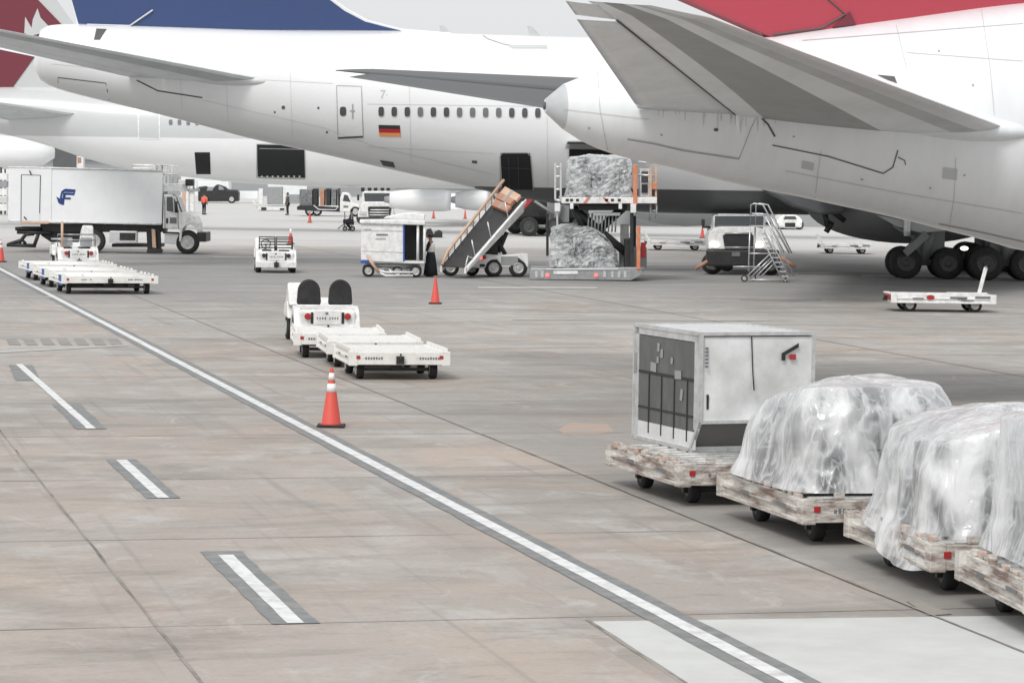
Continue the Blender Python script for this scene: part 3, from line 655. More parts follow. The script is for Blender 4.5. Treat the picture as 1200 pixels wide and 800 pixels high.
k = MB(); k.prism(sl, -5.3, -5.1); k.build('gear_door_sun_sliver', GREYP, rb)  # added pale slab standing for a sunlit sliver between fairing and gear, no door
W = [B.q(x, 310, -4.6)[0] for x in (1058, 1107)]
gear(rb, [(x, y) for x in W for y in (-5.3, -4.1)], .66, .5, 2.2)
W = [B.q(x, 310, -5.6)[0] for x in (1152, 1200)]
gear(rb, [(x, y) for x in W for y in (-6.2, -5.0)], .70, .5, 2.2)
gear(rb, [(x + 1.2, y) for x in W for y in (4.1, 5.3)], .66, .5, 2.2)
k = MB(); p, q_ = B.q(1086, 274, -5.6), B.q(1060, 297, -5.6); k.bar((p[0], -5.6, p[1]), (q_[0], -5.6, q_[1]), .42, .3); k.build('gear_brace', FAIR, rb)
k = MB(); p = B.q(1063, 268, -5.4); k.cone((p[0], -5.4, p[1] - .1), [(.13, -.2), (.16, 0), (.16, .45), (.1, .5)], 14); k.build('position_light', ALU, rb)
k = MB(); p = B.q(1130, 291, -6.8); k.ell((p[0], -6.8, p[1]), (.17, .1, .09)); k.build('beacon_light', HEAD, rb)
# ======================================================== the airliner with the maroon fin
Cc = Plane(-160, 190, 0, [(-160, 116), (-150, 108), (-100, 104), (0, 102), (150, 101), (300, 102), (450, 104)],
           [(-160, 122), (-100, 136), (-40, 149), (15, 160), (60, 172), (97, 184.5), (140, 196), (190, 204), (231, 209), (300, 215.5), (407, 219.5), (600, 222)], 66, 9.4, 2.85, 1.0, 3.1)
Cc.doormat = GREYP
rc = thing('airliner', 'pale grey airliner with a maroon fin behind the catering truck', 'airliner', Cc.O, Cc.yaw)
zs = Cc.q(200, 161.5, -3.1)[1]
Cc.body(rc, [WHITE, GREYP], lambda t, z: 1 if z > zs else 0, (zs,))
f = slab_fin(rc, 'fin', GREYP, [Cc.q(*p) for p in ((-130, 108), (-180, -180), (-100, -180), (66, 0), (86, 28), (125, 90), (140, 106))], 0, .25)
k = MB(); k.prism([Cc.q(*p) for p in ((-128, 104), (-176, -176), (-112, -176), (45, 0), (72, 28), (76, 33), (42, 66), (15, 103.5))], -.30, .30); pm = k.build('painted_panel', MAROON, f)
k = MB(); k.prism([Cc.q(*p, -.33) for p in ((28.5, 39), (29.5, 20), (37, 33), (38.5, 23), (44, 10), (47.5, 21), (57, 31), (55, 34), (46, 40), (36, 42))], -.34, -.30); k.build('emblem', GREYP, f)
rL = Cc.hit(98, 132.5, -.5); rT = Cc.hit(18, 146, -.4); a = Cc.q(-160, 96, -10.5); b = Cc.q(-200, 100, -10.5)
LE, TE = Vector((a[0], -10.5, a[1])), Vector((b[0], -10.5, b[1]))
aerofoil(rc, 'tailplane', [STABM, LEDGE], rL, rT, LE, TE, .11, .10, [(.07, .08, 1), (1, 1, 0)])
door(Cc, [(162, 127), (186.5, 127.5), (187, 163), (162.5, 162)], rc, lined=WHITE, wpx=1.5)
for k in range(4):
    w_ = Cc.oval(200 + k * 10.3, 143.5 + k * .15, 2.2, 3.2, WINB, 'window', rc, .02)
Cc.patch([(228, 178.5), (246, 178.5), (247, 204), (230, 204)], DARK, 'cargo_door_opening', rc, .02)['label'] = 'small open hold door'
c = Cc.patch([(301, 169), (357, 170), (357.5, 208.5), (302, 207.5)], DARK, 'cargo_door_opening', rc, .02, 8, 8); c['label'] = 'large open hold door'
Cc.ribbon([(302, 207.5), (357.5, 208.8)], 2, STEEL, 'door_sill', c, .04); Cc.ribbon([(301, 208), (301, 169), (357, 170), (358, 208)], .9, SEAML, 'door_frame', c, .04); Cc.ribbon([(304, 174), (354, 175)], .8, GREYC, 'net_rail', c, .04)
for k in range(8): Cc.oval(307 + 6.3 * k, 206, 1.1, .9, ALU, 'roller', c, .06)
x0, z0 = Cc.q(745, 256, -8); x1 = Cc.q(836, 256, -8)[0]
nacelle(rc, x0, x1 + .2, -8, 2.25, 1.4, FAIR)
for xx in (620, 652):
    for dx in (0,):
        pass
W = [Cc.q(x, 266, -3)[0] for x in (620, 650, 680)]
gear(rc, [(x, y) for x in W for y in (-3.6, -2.4)], .60, .42, 2.2, RIMD)
W = [Cc.q(x, 266, 3)[0] for x in (604, 634, 664)]
gear(rc, [(x, y) for x in W for y in (2.4, 3.6)], .60, .42, 2.2, RIMD)
k = MB(); a0 = Cc.q(598, 250, -2.5); a1 = Cc.q(690, 242, -2.5); k.box(a0[0], a1[0], -2.3, 2.3, 1.0, 2.6); k.build('wheel_bay', BLK, rc, bevel=.2)
k = MB(); k.bar((a0[0] + .3, -3.9, 1.3), (a0[0] + 1.4, -3.9, 2.5), .3); k.build('gear_door_sun_sliver', REDL, rc)
# ======================================================== distant airliners
def simple_airliner(name, label, px, D, yaw, x0, x1, zc, r, engines, fin=True):
    d = ray(px, 190); O = Vector((d.x * D / d.y, D, 0)); rt = thing(name, label, 'airliner', O, R(yaw))
    L = x1 - x0; m = MB(); m.smooth = True
    m.cone((x0, 0, zc), [(r * .1, 0), (r * .35, L * .04), (r * .7, L * .14), (r * .93, L * .24), (r, L * .32), (r, L * .84), (r * .93, L * .92), (r * .7, L * .97), (r * .3, L * .995)], 40, 'X'); m.build('fuselage', WHITE, rt)
    for (ex, ey, ez, er, el) in engines: nacelle(rt, ex, ex + el, ey, ez, er, WHITE, 'engine')
    aerofoil(rt, 'wing', [GREYP, LEDGE], (x0 + L * .58, -r * .8, zc - r * .5), (x0 + L * .42, -r * .8, zc - r * .55), (x0 + L * .40, -15, zc + .3), (x0 + L * .36, -15, zc + .3), .12, .1, [(.06, .08, 1), (1, 1, 0)])
    aerofoil(rt, 'wing', [GREYP, LEDGE], (x0 + L * .58, r * .8, zc - r * .5), (x0 + L * .42, r * .8, zc - r * .55), (x0 + L * .40, 15, zc + .3), (x0 + L * .36, 15, zc + .3), .12, .1, [(.06, .08, 1), (1, 1, 0)])
    g = [(x0 + L * .57, -2.6), (x0 + L * .57, -1.8), (x0 + L * .57, 1.8), (x0 + L * .57, 2.6)]
    gear(rt, g, .5, .35, zc - r * .6)
    return rt
e1 = 528 - 600; s_ = 3500 / 212
simple_airliner('airliner', 'distant white airliner showing only two white engines beyond the baggage cart', 500, 220, 0, -14, 20, 4.7, 1.75,
                [(-2.3, -9, 1.85, .80, 4.3), (2.25, -5, 1.85, .74, 2.4)])
simple_airliner('airliner', 'distant white airliner at the left edge above the catering truck', -110, 235, 0, -22, 11.8, 4.8, 1.35, [(-3, -5, 1.9, .6, 2.5)])
def yaw_of(v): return math.atan2(v.y, v.x)
# ======================================================== small repeated kit
def make_cone(h, label, bands=((.60, .74), (.80, .92)), group='traffic cones on the apron'):
    r = thing('traffic_cone', label, 'traffic cone', (0, 0, 0), 0, group)
    b = MB(); b.box(-.21 * h / .9, .21 * h / .9, -.21 * h / .9, .21 * h / .9, 0, .045); b.build('base', RUB, r, bevel=.012)
    rr = lambda z: lerp(.155 * h / .9, .028, z / h)
    m = MB(); m.smooth = True; m.cone((0, 0, 0), [(rr(0) + .03, .045), (rr(.06 * h), .07 * h), (rr(h * .97), h * .97), (rr(h) * .7, h)], 24); m.build('cone_body', ORG, r)
    for a, b_ in bands:
        m = MB(); m.smooth = True; m.cone((0, 0, 0), [(rr(a * h) + .003, a * h), (rr(b_ * h) + .003, b_ * h)], 24); m.build('reflective_band', CONEW, r)
    return r
def put(o, px, py, yaw=0): g = gnd(px, py); o.location = g; o.rotation_euler = (0, 0, yaw); return o
put(make_cone(1.0, 'tall orange cone with two white bands beside the long white line, nearest the camera'), 388, 500)
put(make_cone(.88, 'plain orange cone in front of the baggage handler and the belt loader', ()), 510, 356)
put(make_cone(.9, 'small orange cone with white top behind the lone baggage tractor', ((.62, .95),)), 340.5, 286)
put(make_cone(.8, 'far orange cone in front of the stake bed truck', ()), 363, 261)
put(make_cone(.95, 'orange cone cut by the left edge of the photo', ((.62, .76), (.82, .95))), 1, 307)
put(make_cone(.8, 'far orange cone next to the parked truck with lit headlights', ()), 823, 279)
put(make_cone(.75, 'far orange cone under the first distant engine', ()), 508, 256)
put(make_cone(.75, 'far orange cone between the distant engine and the belt loader', ()), 545, 256.5)

def tread(L, W): pass
def make_dolly(name, label, L, W, z=.50, paint=DOLW, group=None, rust=False, bumper=True, posts=True, tow=1.0, wx=.32, wr=.19, seed=0, extra=None):
    """cart with its heading along +x; deck top at z"""
    rnd = random.Random(seed); r = thing(name, label, 'cargo dolly', (0, 0, 0), 0, group)
    f = MB(); h = .26 if rust else (.22 if posts else .25)
    for s in (-1, 1):
        f.box(-L / 2, L / 2, s * W / 2 - .05 * (s > 0), s * W / 2 + .05 * (s < 0), z - h, z)
        f.box(-L / 2 + .05, L / 2 - .05, s * (W / 2 - .03), s * (W / 2 + .035), z - h * .62, z - h * .40)
        f.box(-L / 2 + .1, L / 2 - .1, s * (W / 2 + .002), s * (W / 2 + .05), z - h - .03, z - h + .025)
        f.box(-L / 2, L / 2, s * W * .22 - .04, s * W * .22 + .04, z - h, z - .02)
    for s in (-1, 1):
        f.box(s * L / 2 - .04, s * L / 2 + .04, -W / 2 - .03, W / 2 + .03, z - h - .01, z - .005)
        for t in (-1, 1): f.box(s * L / 2 - .09 * (s > 0) - .05, s * L / 2 + .09 * (s < 0) + .05, t * (W / 2 - .02) - .09, t * (W / 2 - .02) + .09, z - h - .03, z + .012)
    for k in range(5): x = lerp(-L / 2 + .3, L / 2 - .3, k / 4); f.box(x - .05, x + .05, -W / 2 + .05, W / 2 - .05, z - .1, z - .02)
    f.build('frame', paint, r, bevel=.01)
    d = MB(); nr = int(L / .30); d.box(-L / 2 + .04, L / 2 - .04, -W / 2 + .05, W / 2 - .05, z - .07, z - (.035 if posts or rust else .008))
    for k in range(nr):
        x = lerp(-L / 2 + .18, L / 2 - .18, k / (nr - 1))
        if posts: d.tube([(x, -W / 2 + .08, z - .015), (x, W / 2 - .08, z - .015)], .04, 8)
    for s in (-.5, 0, .5): d.box(-L / 2 + .1, L / 2 - .1, s * W * .7 - .06, s * W * .7 + .06, z - .03, z + .006)
    d.build('roller_deck', DOLD if rust else paint, r)
    if posts:
        for x in (-L * .36, -L * .12, L * .12, L * .36):
            for s in (-1, 1):
                if rnd.random() < .8: st = MB(); st.box(x - .05, x + .05, s * (W / 2 - .04) - .035, s * (W / 2 - .04) + .035, z, z + .07); st.build('load_stop', paint, r, bevel=.01)
        for y in (-.3 * W, .3 * W): st = MB(); st.box(-L / 2, -L / 2 + .08, y - .06, y + .06, z, z + .08); st.build('load_stop', paint, r, bevel=.01)
    mk = MB()
    mk0 = mk
    for x, w_ in ((-L * .25, .35), (L * .18, .28)):
        for s in (-1, 1): mk = MB(); mk.box(x - w_ / 2, x + w_ / 2, s * (W / 2 + .037), s * (W / 2 + .039), z - h * .62 + .005, z - h * .42); mk.build('stencil_mark', TXT, r)
    for y, w_ in ((-W * .28, .5), (W * .27, .42)):
        y += rnd.uniform(-.04, .04); n = int(w_ / .055); mk = MB(); mk.box(-L / 2 - .0415, -L / 2 - .040, y - w_ / 2, y + w_ / 2, z - h * .52, z - h * .50)
        for k in range(n):
            if rnd.random() < .85: mk.box(-L / 2 - .042, -L / 2 - .040, y - w_ / 2 + k * .055, y - w_ / 2 + k * .055 + .036, z - h * .62, z - h * rnd.uniform(.38, .44))
        mk.build('stencil_mark', TXT, r)
    for i, (sx, sy) in enumerate(((-1, -1), (-1, 1), (1, -1), (1, 1))): wheel(r, sx * L * wx, sy * (W / 2 - (.34 if rust else .22)), wr, wr, .15, 'wheel', RIMD if rust else RIM)
    a = MB()
    for s in (-1, 1): a = MB(); a.box(s * L * wx - .04, s * L * wx + .04, -W / 2 + .2, W / 2 - .2, wr - .03, wr + .04); a.box(s * L * wx - .12, s * L * wx + .12, -.1, .1, wr, z - h); a.build('axle', BLK, r)
    for s in (-1, 1):
        q = MB(); q.box(-L / 2 - .055, -L / 2 - .04, s * (W / 2 - .12) - .04, s * (W / 2 - .12) + .04, z - .14, z - .07); q.build('reflector', REDL, r)
    t = MB(); t.bar((L / 2, .22, .34), (L / 2 + .55 * tow, 0, .30), .06); t.bar((L / 2, -.22, .34), (L / 2 + .55 * tow, 0, .30), .06); t.bar((L / 2 + .5 * tow, 0, .30), (L / 2 + 1.05 * tow, 0, .30), .07)
    t.cone((L / 2 + 1.1 * tow, 0, .27), [(.05, 0), (.09, .01), (.09, .05), (.05, .06)], 12); t.build('tow_bar', paint, r)
    hk = MB(); hk.box(-L / 2 - .12, -L / 2 - .04, -.08, .08, z - .24, z - .08); hk.box(-L / 2 - .2, -L / 2 - .1, -.05, .05, z - .23, z - .18); hk.tube([(-L / 2 - .15, 0, z - .24), (-L / 2 - .15, 0, z - .02)], .02, 8); hk.build('hitch', BLK, r)
    return r
def make_tractor(label, kind='seats', group=None):
    """small baggage tractor, heading +x, seen from behind"""
    r = thing('baggage_tractor', label, 'baggage tractor', (0, 0, 0), 0, group); W = 1.62
    b = MB(); b.prism([(-1.35, .42), (-1.35, .80), (-1.25, .86), (-.55, .86), (-.45, .62), (.1, .58), (.2, .95), (.5, 1.08), (1.35, .92), (1.5, .70), (1.5, .30), (.9, .30), (-.9, .30)], -W / 2 + .12, W / 2 - .12); b.build('body', VWH, r, bevel=.04)
    for s in (-1, 1):
        f = MB(); n = 8; arc = [(-.85 + .48 * math.cos(math.pi * k / n), .42 + .52 * math.sin(math.pi * k / n)) for k in range(n + 1)]
        f.prism([(-.37, .30), (-.37, .42)] + arc[1:-1] + [(-1.38, .42), (-1.38, .30), (-1.30, .30)] + [(-.85 + .36 * math.cos(math.pi * (1 - k / n)), .34 + .38 * math.sin(math.pi * (1 - k / n))) for k in range(n + 1)], s * W / 2 - (.26 if s > 0 else 0), s * W / 2 + (.26 if s < 0 else 0)); f.build('fender', VWH, r, bevel=.02)
        f = MB(); f.prism([(.35, .55), (.55, .98), (1.2, .92), (1.45, .6)], s * W / 2 - (.2 if s > 0 else 0), s * W / 2 + (.2 if s < 0 else 0)); f.build('fender', VWH, r, bevel=.03)
        wheel(r, -.85, s * (W / 2 - .12), .33, .33, .22); wheel(r, .95, s * (W / 2 - .12), .30, .30, .2)
        l = MB(); l.cone((-1.40, s * (W / 2 - .32), .70), [(.07, 0), (.085, -.02), (.06, -.05)], 14, 'X'); l.build('tail_light', REDL if kind != 'rack' else BLK, r)
        l = MB(); l.box(-1.37, -1.35, s * (W / 2 - .43) - .03, s * (W / 2 - .43) + .03, .52, .80); l.build('slot', BLK, r)
        l = MB(); l.cone((1.5, s * .5, .62), [(.09, 0), (.09, .04), (.06, .06)], 14, 'X'); l.build('headlight', GLASS, r)
    bp = MB(); bp.box(-1.46, -1.36, -W / 2, W / 2, .22, .46); bp.build('rear_bumper', VWH, r, bevel=.02)
    pl = MB(); pl.box(-1.365, -1.352, -.33, .33, .50, .83); p = pl.build('rear_panel', VWH, r, bevel=.004)
    mk = MB(); rn = random.Random(len(label))
    for k in range(9):
        if k != 4: mk.box(-1.368, -1.366, .26 - k * .062, .26 - k * .062 - rn.uniform(.02, .04), .62, .68)
    mk.box(-1.368, -1.366, -.02, .05, .74, .80); mk.build('number_marks', TXT, p)
    hk = MB(); hk.box(-1.62, -1.46, -.09, .09, .24, .44); hk.tube([(-1.58, 0, .2), (-1.58, 0, .50)], .025, 8); hk.build('hitch', BLK, r)
    sw = MB(); sw.smooth = True; pts = [(.15 + .03 * math.cos(t), .36 + .19 * math.sin(t), 1.12 + .17 * math.cos(t)) for t in (k * math.pi / 8 for k in range(17))]; sw.tube(pts, .02, 6); sw.tube([(.15, .36, 1.1), (.45, .36, .95)], .03, 6); sw.build('steering_wheel', BLK, r)
    if kind == 'seats':
        for s in (-1, 1):
            q = MB(); q.box(-.55, -.05, s * .39 - .25, s * .39 + .25, .78, .92); q.build('seat', RUB, r, bevel=.05)
            q = MB(); n = 12; poly_ = [(s * .39 + .28 * math.cos(a), 1.28 + .30 * math.sin(a)) for a in (math.pi * k / n for k in range(n + 1))] + [(s * .39 - .30, 1.02), (s * .39 - .27, .93), (s * .39 + .27, .93), (s * .39 + .30, 1.02)]
            q.prismx(poly_, -.74, -.60); q.build('backrest', RUB, r, bevel=.04)
        g = MB(); g.box(-1.2, -.72, -W / 2 + .15, W / 2 - .15, .86, .91); g.tube([(-.8, -.7, .93), (-.8, .7, .93)], .03); g.build('rear_deck', VWH, r, bevel=.01)
        k = MB(); k.prism([(.1, .9), (.62, 1.45), (.68, 1.44), (1.25, .90), (1.0, .80)], W / 2 - .42, W / 2 - .02); k.build('cowl', VWH, r, bevel=.05)
    elif kind == 'rack':
        for s in (-1, 1):
            q = MB(); q.box(-.6, -.1, s * .36 - .22, s * .36 + .22, .78, .90); q.build('seat', RUB, r, bevel=.05)
            q = MB(); y0, y1 = sorted((s * .03, s * .66))
            q.tube([(-.8, y0, .88), (-.8, y0, 1.42), (-.8, y1, 1.42), (-.8, y1, .88)], .035, 6)
            for z in (1.0, 1.12, 1.24, 1.34): q.bar((-.8, y0, z), (-.8, y1, z), .05, .045)
            q.build('seat_back_rack', BLK, r)
        k = MB(); k.prism([(.1, .9), (.5, 1.36), (.6, 1.36), (1.3, .92), (1.0, .8)], W / 2 - .5, W / 2 - .02); k.build('cowl', VWH, r, bevel=.08)
    else:
        for s in (-1, 1):
            q = MB(); q.box(-.55, -.05, s * .39 - .25, s * .39 + .25, .78, .92); q.build('seat', BLK, r, bevel=.05)
            q = MB(); q.box(-.68, -.58, s * .39 - .24, s * .39 + .24, .95, 1.3); q.build('backrest', STEEL, r, bevel=.04)
        q = MB(); q.tube([(-.9, .6, .86), (-.9, .6, 1.95)], .05); q.build('mast', RAILT, r)
        q = MB(); q.prism([(.0, .9), (.1, 1.72), (.25, 1.78), (.6, 1.62), (1.35, .95), (1.4, .7)], -W / 2 + .02, -W / 2 + .46); q.build('cowl', VWH, r, bevel=.06)
        q = MB(); q.box(.5, .9, -W / 2 - .01, -W / 2 + .03, 1.15, 1.35); q.box(.95, 1.1, -W / 2 - .01, -W / 2 + .03, .85, 1.0); q.build('vent', BLK, r)
        q = MB(); q.tube([(-.7, -.75, .9), (-.7, -.75, 1.42), (-.7, .75, 1.42), (-.7, .75, .9)], .03); q.tube([(-.7, -.75, 1.2), (-.7, .75, 1.2)], .025); q.build('rail', STEEL, r)
    return r
def place(o, p, yaw): o.location = (p.x, p.y, 0); o.rotation_euler = (0, 0, yaw); return o
# ---- central train
hd = R(90 + 11.5)
ctr = lambda px, py, L: gnd(px, py) + Vector((math.cos(hd), math.sin(hd), 0)) * L / 2
place(make_tractor('white baggage tractor with two round black seat backs towing three empty dollies', 'seats'), gnd(384, 404) + Vector((-.25, 1.35, 0)), R(100))
G1 = 'empty dollies behind the tractor with black seats'
d1 = make_dolly('cargo_dolly', 'white empty dolly at the rear end of the central train', 2.5, 1.98, .58, VWH if False else DOLW, G1, posts=False, seed=1); place(d1, gnd(466, 445) + Vector((-.2, 1.15, 0)), R(101))
for s in (-1, 1):
    q = MB(); q.box(-1.2, 1.2, s * .99 - .03, s * .99 + .03, .575, .66); q.build('side_rail', DOLW, d1, bevel=.008)
d2 = copy_tree(d1); d2['label'] = 'white empty dolly in the middle of the central train'; place(d2, gnd(437, 431) + Vector((-.15, 1.15, 0)), R(99))
d3 = copy_tree(d1); d3['label'] = 'white empty dolly hitched right behind the tractor with black seats'; place(d3, gnd(397, 420) + Vector((-.1, 1.15, 0)), R(96))
# ---- left train
G2 = 'empty dollies near the left edge'
place(make_tractor('white baggage tractor with a steel rail towing empty dollies by the catering truck', 'mast'), gnd(81, 317) + Vector((0, 1.3, 0)), R(106))
d1 = make_dolly('cargo_dolly', 'white pallet dolly at the rear end of the left train', 3.0, 3.05, .60, DOLW, G2, posts=True, tow=1.1, wr=.22, seed=5)
place(d1, gnd(122, 345) + Vector((-.25, 1.5, 0)), R(107))
def blue(d):
    q = MB(); q.box(-1.2, -.5, 1.535, 1.56, .28, .62); q.build('blue_panel', BLUEP, d)
blue(d1)
d2 = copy_tree(d1); d2['label'] = 'white pallet dolly in the middle of the left train'; place(d2, gnd(98, 337) + Vector((-.2, 1.5, 0)), R(107))
d3 = copy_tree(d1); d3['label'] = 'white pallet dolly right behind the tractor with the steel rail'; place(d3, gnd(78, 329) + Vector((-.2, 1.5, 0)), R(107))
# ---- lone tractor with black slatted seat backs
place(make_tractor('white baggage tractor with black slatted seat backs standing alone beyond the dollies', 'rack'), gnd(320, 320) + Vector((-.05, 1.4, 0)), R(97))
# ---- right empty dollies
f = Fr(1105, 366, 0)
dR = make_dolly('cargo_dolly', 'white dolly with a red badge and raised tow handle in front of the big wheels', 3.25, 1.7, .56, VWH, 'empty dollies on the right', posts=False, wr=.22, seed=8, tow=.05)
dR.location = f.O + Vector((0, .9, 0)); dR.rotation_euler = (0, 0, R(1))
q = MB(); q.box(.1, 1.4, -.80, -.72, .56, .64); q.build('side_rail', VWH, dR, bevel=.01)
q = MB(); q.bar((1.22, -.3, .58), (1.42, -.3, 1.42), .09, .12); h_ = q.build('tow_handle', VWH, dR, bevel=.02); q = MB(); q.box(1.39, 1.45, -.36, -.24, 1.40, 1.46); q.build('grip', STEEL, h_)
q = MB(); n = 10; q.prism([(-.42 + .13 * math.cos(2 * math.pi * k / n), .47 + .08 * math.sin(2 * math.pi * k / n)) for k in range(n)], -.905, -.895); q.build('red_badge', REDL, dR)
q = MB(); q.box(.2, .75, -.905, -.895, .44, .50); q.box(1.0, 1.5, -.905, -.895, .46, .52); q.box(.55, .95, -.905, -.895, .36, .39); q.build('stencil_mark', TXT, dR)
q = MB(); q.box(-1.68, -1.62, -.85, .85, .36, .54); q.build('end_reflector', REDL, dR)
f2 = Fr(990, 297, 0); dS = copy_tree(dR)
dS['label'] = 'white dolly beyond the rolling stairs, under the rear of the nearest airliner'; dS.location = f2.O; dS.rotation_euler = (0, 0, 0); dS.scale = (.82, 1, .95)
for c in list(dS.children):
    if c.name.split('.')[0] in ('tow_handle', 'red_badge', 'end_reflector'):
        for g in list(c.children): bpy.data.objects.remove(g)
        bpy.data.objects.remove(c)
q = MB(); q.bar((-1.5, -.4, .55), (-1.85, -.4, 1.05), .1); q.bar((-1.5, .4, .55), (-1.85, .4, 1.05), .1); q.build('folded_tow_bar', VWH, dS)
f3 = Fr(792, 293, 0); dT = copy_tree(dS); dT['label'] = 'white dolly between the container loader and the truck with lit headlights'; dT.location = f3.O; dT.scale = (.95, 1, .95)
# ======================================================== the loaded train at the right
def load_dolly(p_far, p_near, W, label, seed, G='rusty loaded dollies at the right'):
    a = gnd(*p_far, .56); b = gnd(*p_near, .56); a.z = b.z = 0; d = (a - b); L = d.length; d.normalize(); right = Vector((d.y, -d.x, 0))
    r = make_dolly('cargo_dolly', label, L, W, .56, DOLR, G, rust=True, wr=.17, seed=seed, tow=.6)
    c = (a + b) / 2 + right * W / 2; place(r, c, yaw_of(d)); return r, L
D1, L1 = load_dolly((716, 521), (800, 545), 2.05, 'rusty dolly under the white cargo container', 11)
D2, L2 = load_dolly((847, 554), (945, 586), 2.15, 'rusty dolly under the first plastic covered load, next behind the container', 12)
D3, L3 = load_dolly((997, 599), (1096, 638), 2.15, 'rusty dolly under the plastic sheet that hangs down its side', 13)
D4, L4 = load_dolly((1128, 646), (1212, 686), 2.2, 'rusty dolly cut by the right edge of the photo', 14)
for d, lbl in ((D1, ''), (D2, ''), (D3, ''), (D4, '')):
    rn = random.Random(d.location.x)
    for k in range(7):
        x = lerp(-1.2, 1.2, k / 6) + rn.uniform(-.08, .08); q = MB(); q.box(x - .055, x + .045, .97, 1.055, .54, .585 + rn.uniform(0, .05), rz=rn.uniform(-.3, .3)); q.build('corner_lock', PADS, d, bevel=.015)
# container
a, b, c = gnd(745, 380, 2.22), gnd(822, 391, 2.22), gnd(950, 390, 2.22)
dU = (a - b); dU.z = 0; UL = dU.length; dU.normalize(); UW = 1.70
print('container', UL, (c - b).length, math.degrees(yaw_of(dU)))
UL = min(max(UL, 1.9), 2.4)
rt = Vector((dU.y, -dU.x, 0)); U = thing('cargo_container', 'white dented cargo container with a dark curtain door standing on a rusty dolly', 'cargo container', Vector((b.x, b.y, .585)) + dU * UL / 2 + rt * UW / 2, yaw_of(dU))
H = 1.63; X0, X1 = -UL / 2, UL / 2; Y0, Y1 = -UW / 2, UW / 2      # y+ is the curtain side, x- faces the camera
prof = [(X1, 0), (X1, H), (X0, H), (X0, .42), (X0 + .30, 0)]
# shell panels
q = MB(); vs = []; ny, nz = 14, 10
for j in range(nz + 1):
    for i in range(ny + 1):
        y = lerp(Y0 + .04, Y1 - .04, i / ny); z = lerp(.44, H - .04, j / nz); e = min(i, ny - i, j, nz - j)
        dd = 0 if e == 0 else .085 * noise.noise(Vector((y * 1.5, z * 1.8, 3.3))) - .05 * math.exp(-((y - .05) ** 2 + (z - .62) ** 2) / .10)
        vs.append((X0 + .012 - dd * .9, y, z))
q.smooth = True; q.add(vs, [(j * (ny + 1) + i, j * (ny + 1) + i + 1, (j + 1) * (ny + 1) + i + 1, (j + 1) * (ny + 1) + i) for j in range(nz) for i in range(ny)])
q.build('end_panel', ULDW, U)
q = MB(); q.prism([(X0 + .015, .42), (X0 + .315, .005), (X0 + .34, .005), (X0 + .04, .44)], Y0 + .04, Y1 - .04); q.build('lower_panel', ULDD, U)
q = MB(); q.box(X0 + .02, X1, Y0 + .02, Y1 - .02, H - .03, H + .004); q.build('roof', ULDW, U, bevel=.01)
q = MB(); q.prism(prof, Y0 + .02, Y0 + .04); q.box(X1 - .03, X1 - .01, Y0 + .03, Y1 - .03, .02, H - .03); q.build('back_panel', ULDW, U)
q = MB(); q.box(X0 + .3, X1, Y0, Y1, -.02, .03); q.box(X0 + .24, X0 + .34, Y0 - .02, Y1 + .02, -.03, .06); q.build('base', ULDA, U, bevel=.01)
fr = MB()
for y in (Y0, Y1):
    for p, r_ in (((X0, .42), (X0, H)), ((X0 + .3, 0), (X0, .42)), ((X1, 0), (X1, H)), ((X0, H), (X1, H)), ((X0 + .28, .02), (X1, .02))):
        fr.bar((p[0], y, p[1]), (r_[0], y, r_[1]), .05)
for x, z in ((X0, H), (X1, H), (X1, 0), (X0, .42)): fr.bar((x, Y0, z), (x, Y1, z), .045)
fr.box(X0 + .03, X0 + .19, Y1 - .01, Y1 + .012, .3, H - .02); fr.box(X1 - .16, X1 - .02, Y1 - .01, Y1 + .012, .03, H - .02); fr.box(X0 + .05, X1 - .03, Y1 - .01, Y1 + .012, H - .12, H - .02)
fr.build('frame', ULDA, U)
q = MB(); q.box(X0 + .20, X1 - .17, Y1 - .012, Y1 + .004, .26, H - .13); cu = q.build('curtain_door', CURT, U)
q = MB(); q.box(X0 + .15, X1 - .05, Y1 - .012, Y1 + .008, .02, .27); q.build('kick_panel', ULDW, cu)
q = MB()
for k in range(4): x = lerp(X0 + .42, X1 - .55, k / 3); q.box(x - .015, x + .015, Y1 + .004, Y1 + .016, .12, .98)
q.box(X0 + .2, X1 - .17, Y1 + .004, Y1 + .012, .96, 1.0); q.box(X0 + .2, X1 - .17, Y1 + .004, Y1 + .012, .46, .49); q.build('strap', LBLK, cu)
q = MB(); rn = random.Random(3)
for x, z, w_, h_ in ((.28, 1.36, .08, .12), (.16, 1.28, .08, .12), (.45, 1.07, .2, .13), (-.42, 1.02, .22, .12), (.30, 1.18, .07, .09), (-.2, 1.2, .07, .09), (-.55, .75, .08, .16)):
    q = MB(); q.box(x - w_ / 2, x + w_ / 2, Y1 + .014, Y1 + .018, z - h_ / 2, z + h_ / 2, ry=rn.uniform(-.2, .2)); q.build('paper_label', PAPER, cu)
q = MB(); q.box(X1 - .10, X1 - .02, Y1 + .01, Y1 + .03, .95, 1.25); q.build('door_latch', STEEL, U, bevel=.01)
q = MB(); q.tube([(X0 - .012, .10, H - .03), (X0 - .03, .08, 1.1), (X0 - .02, .05, .85)], .009, 6); q.build('hanging_strap', LBLK, U)
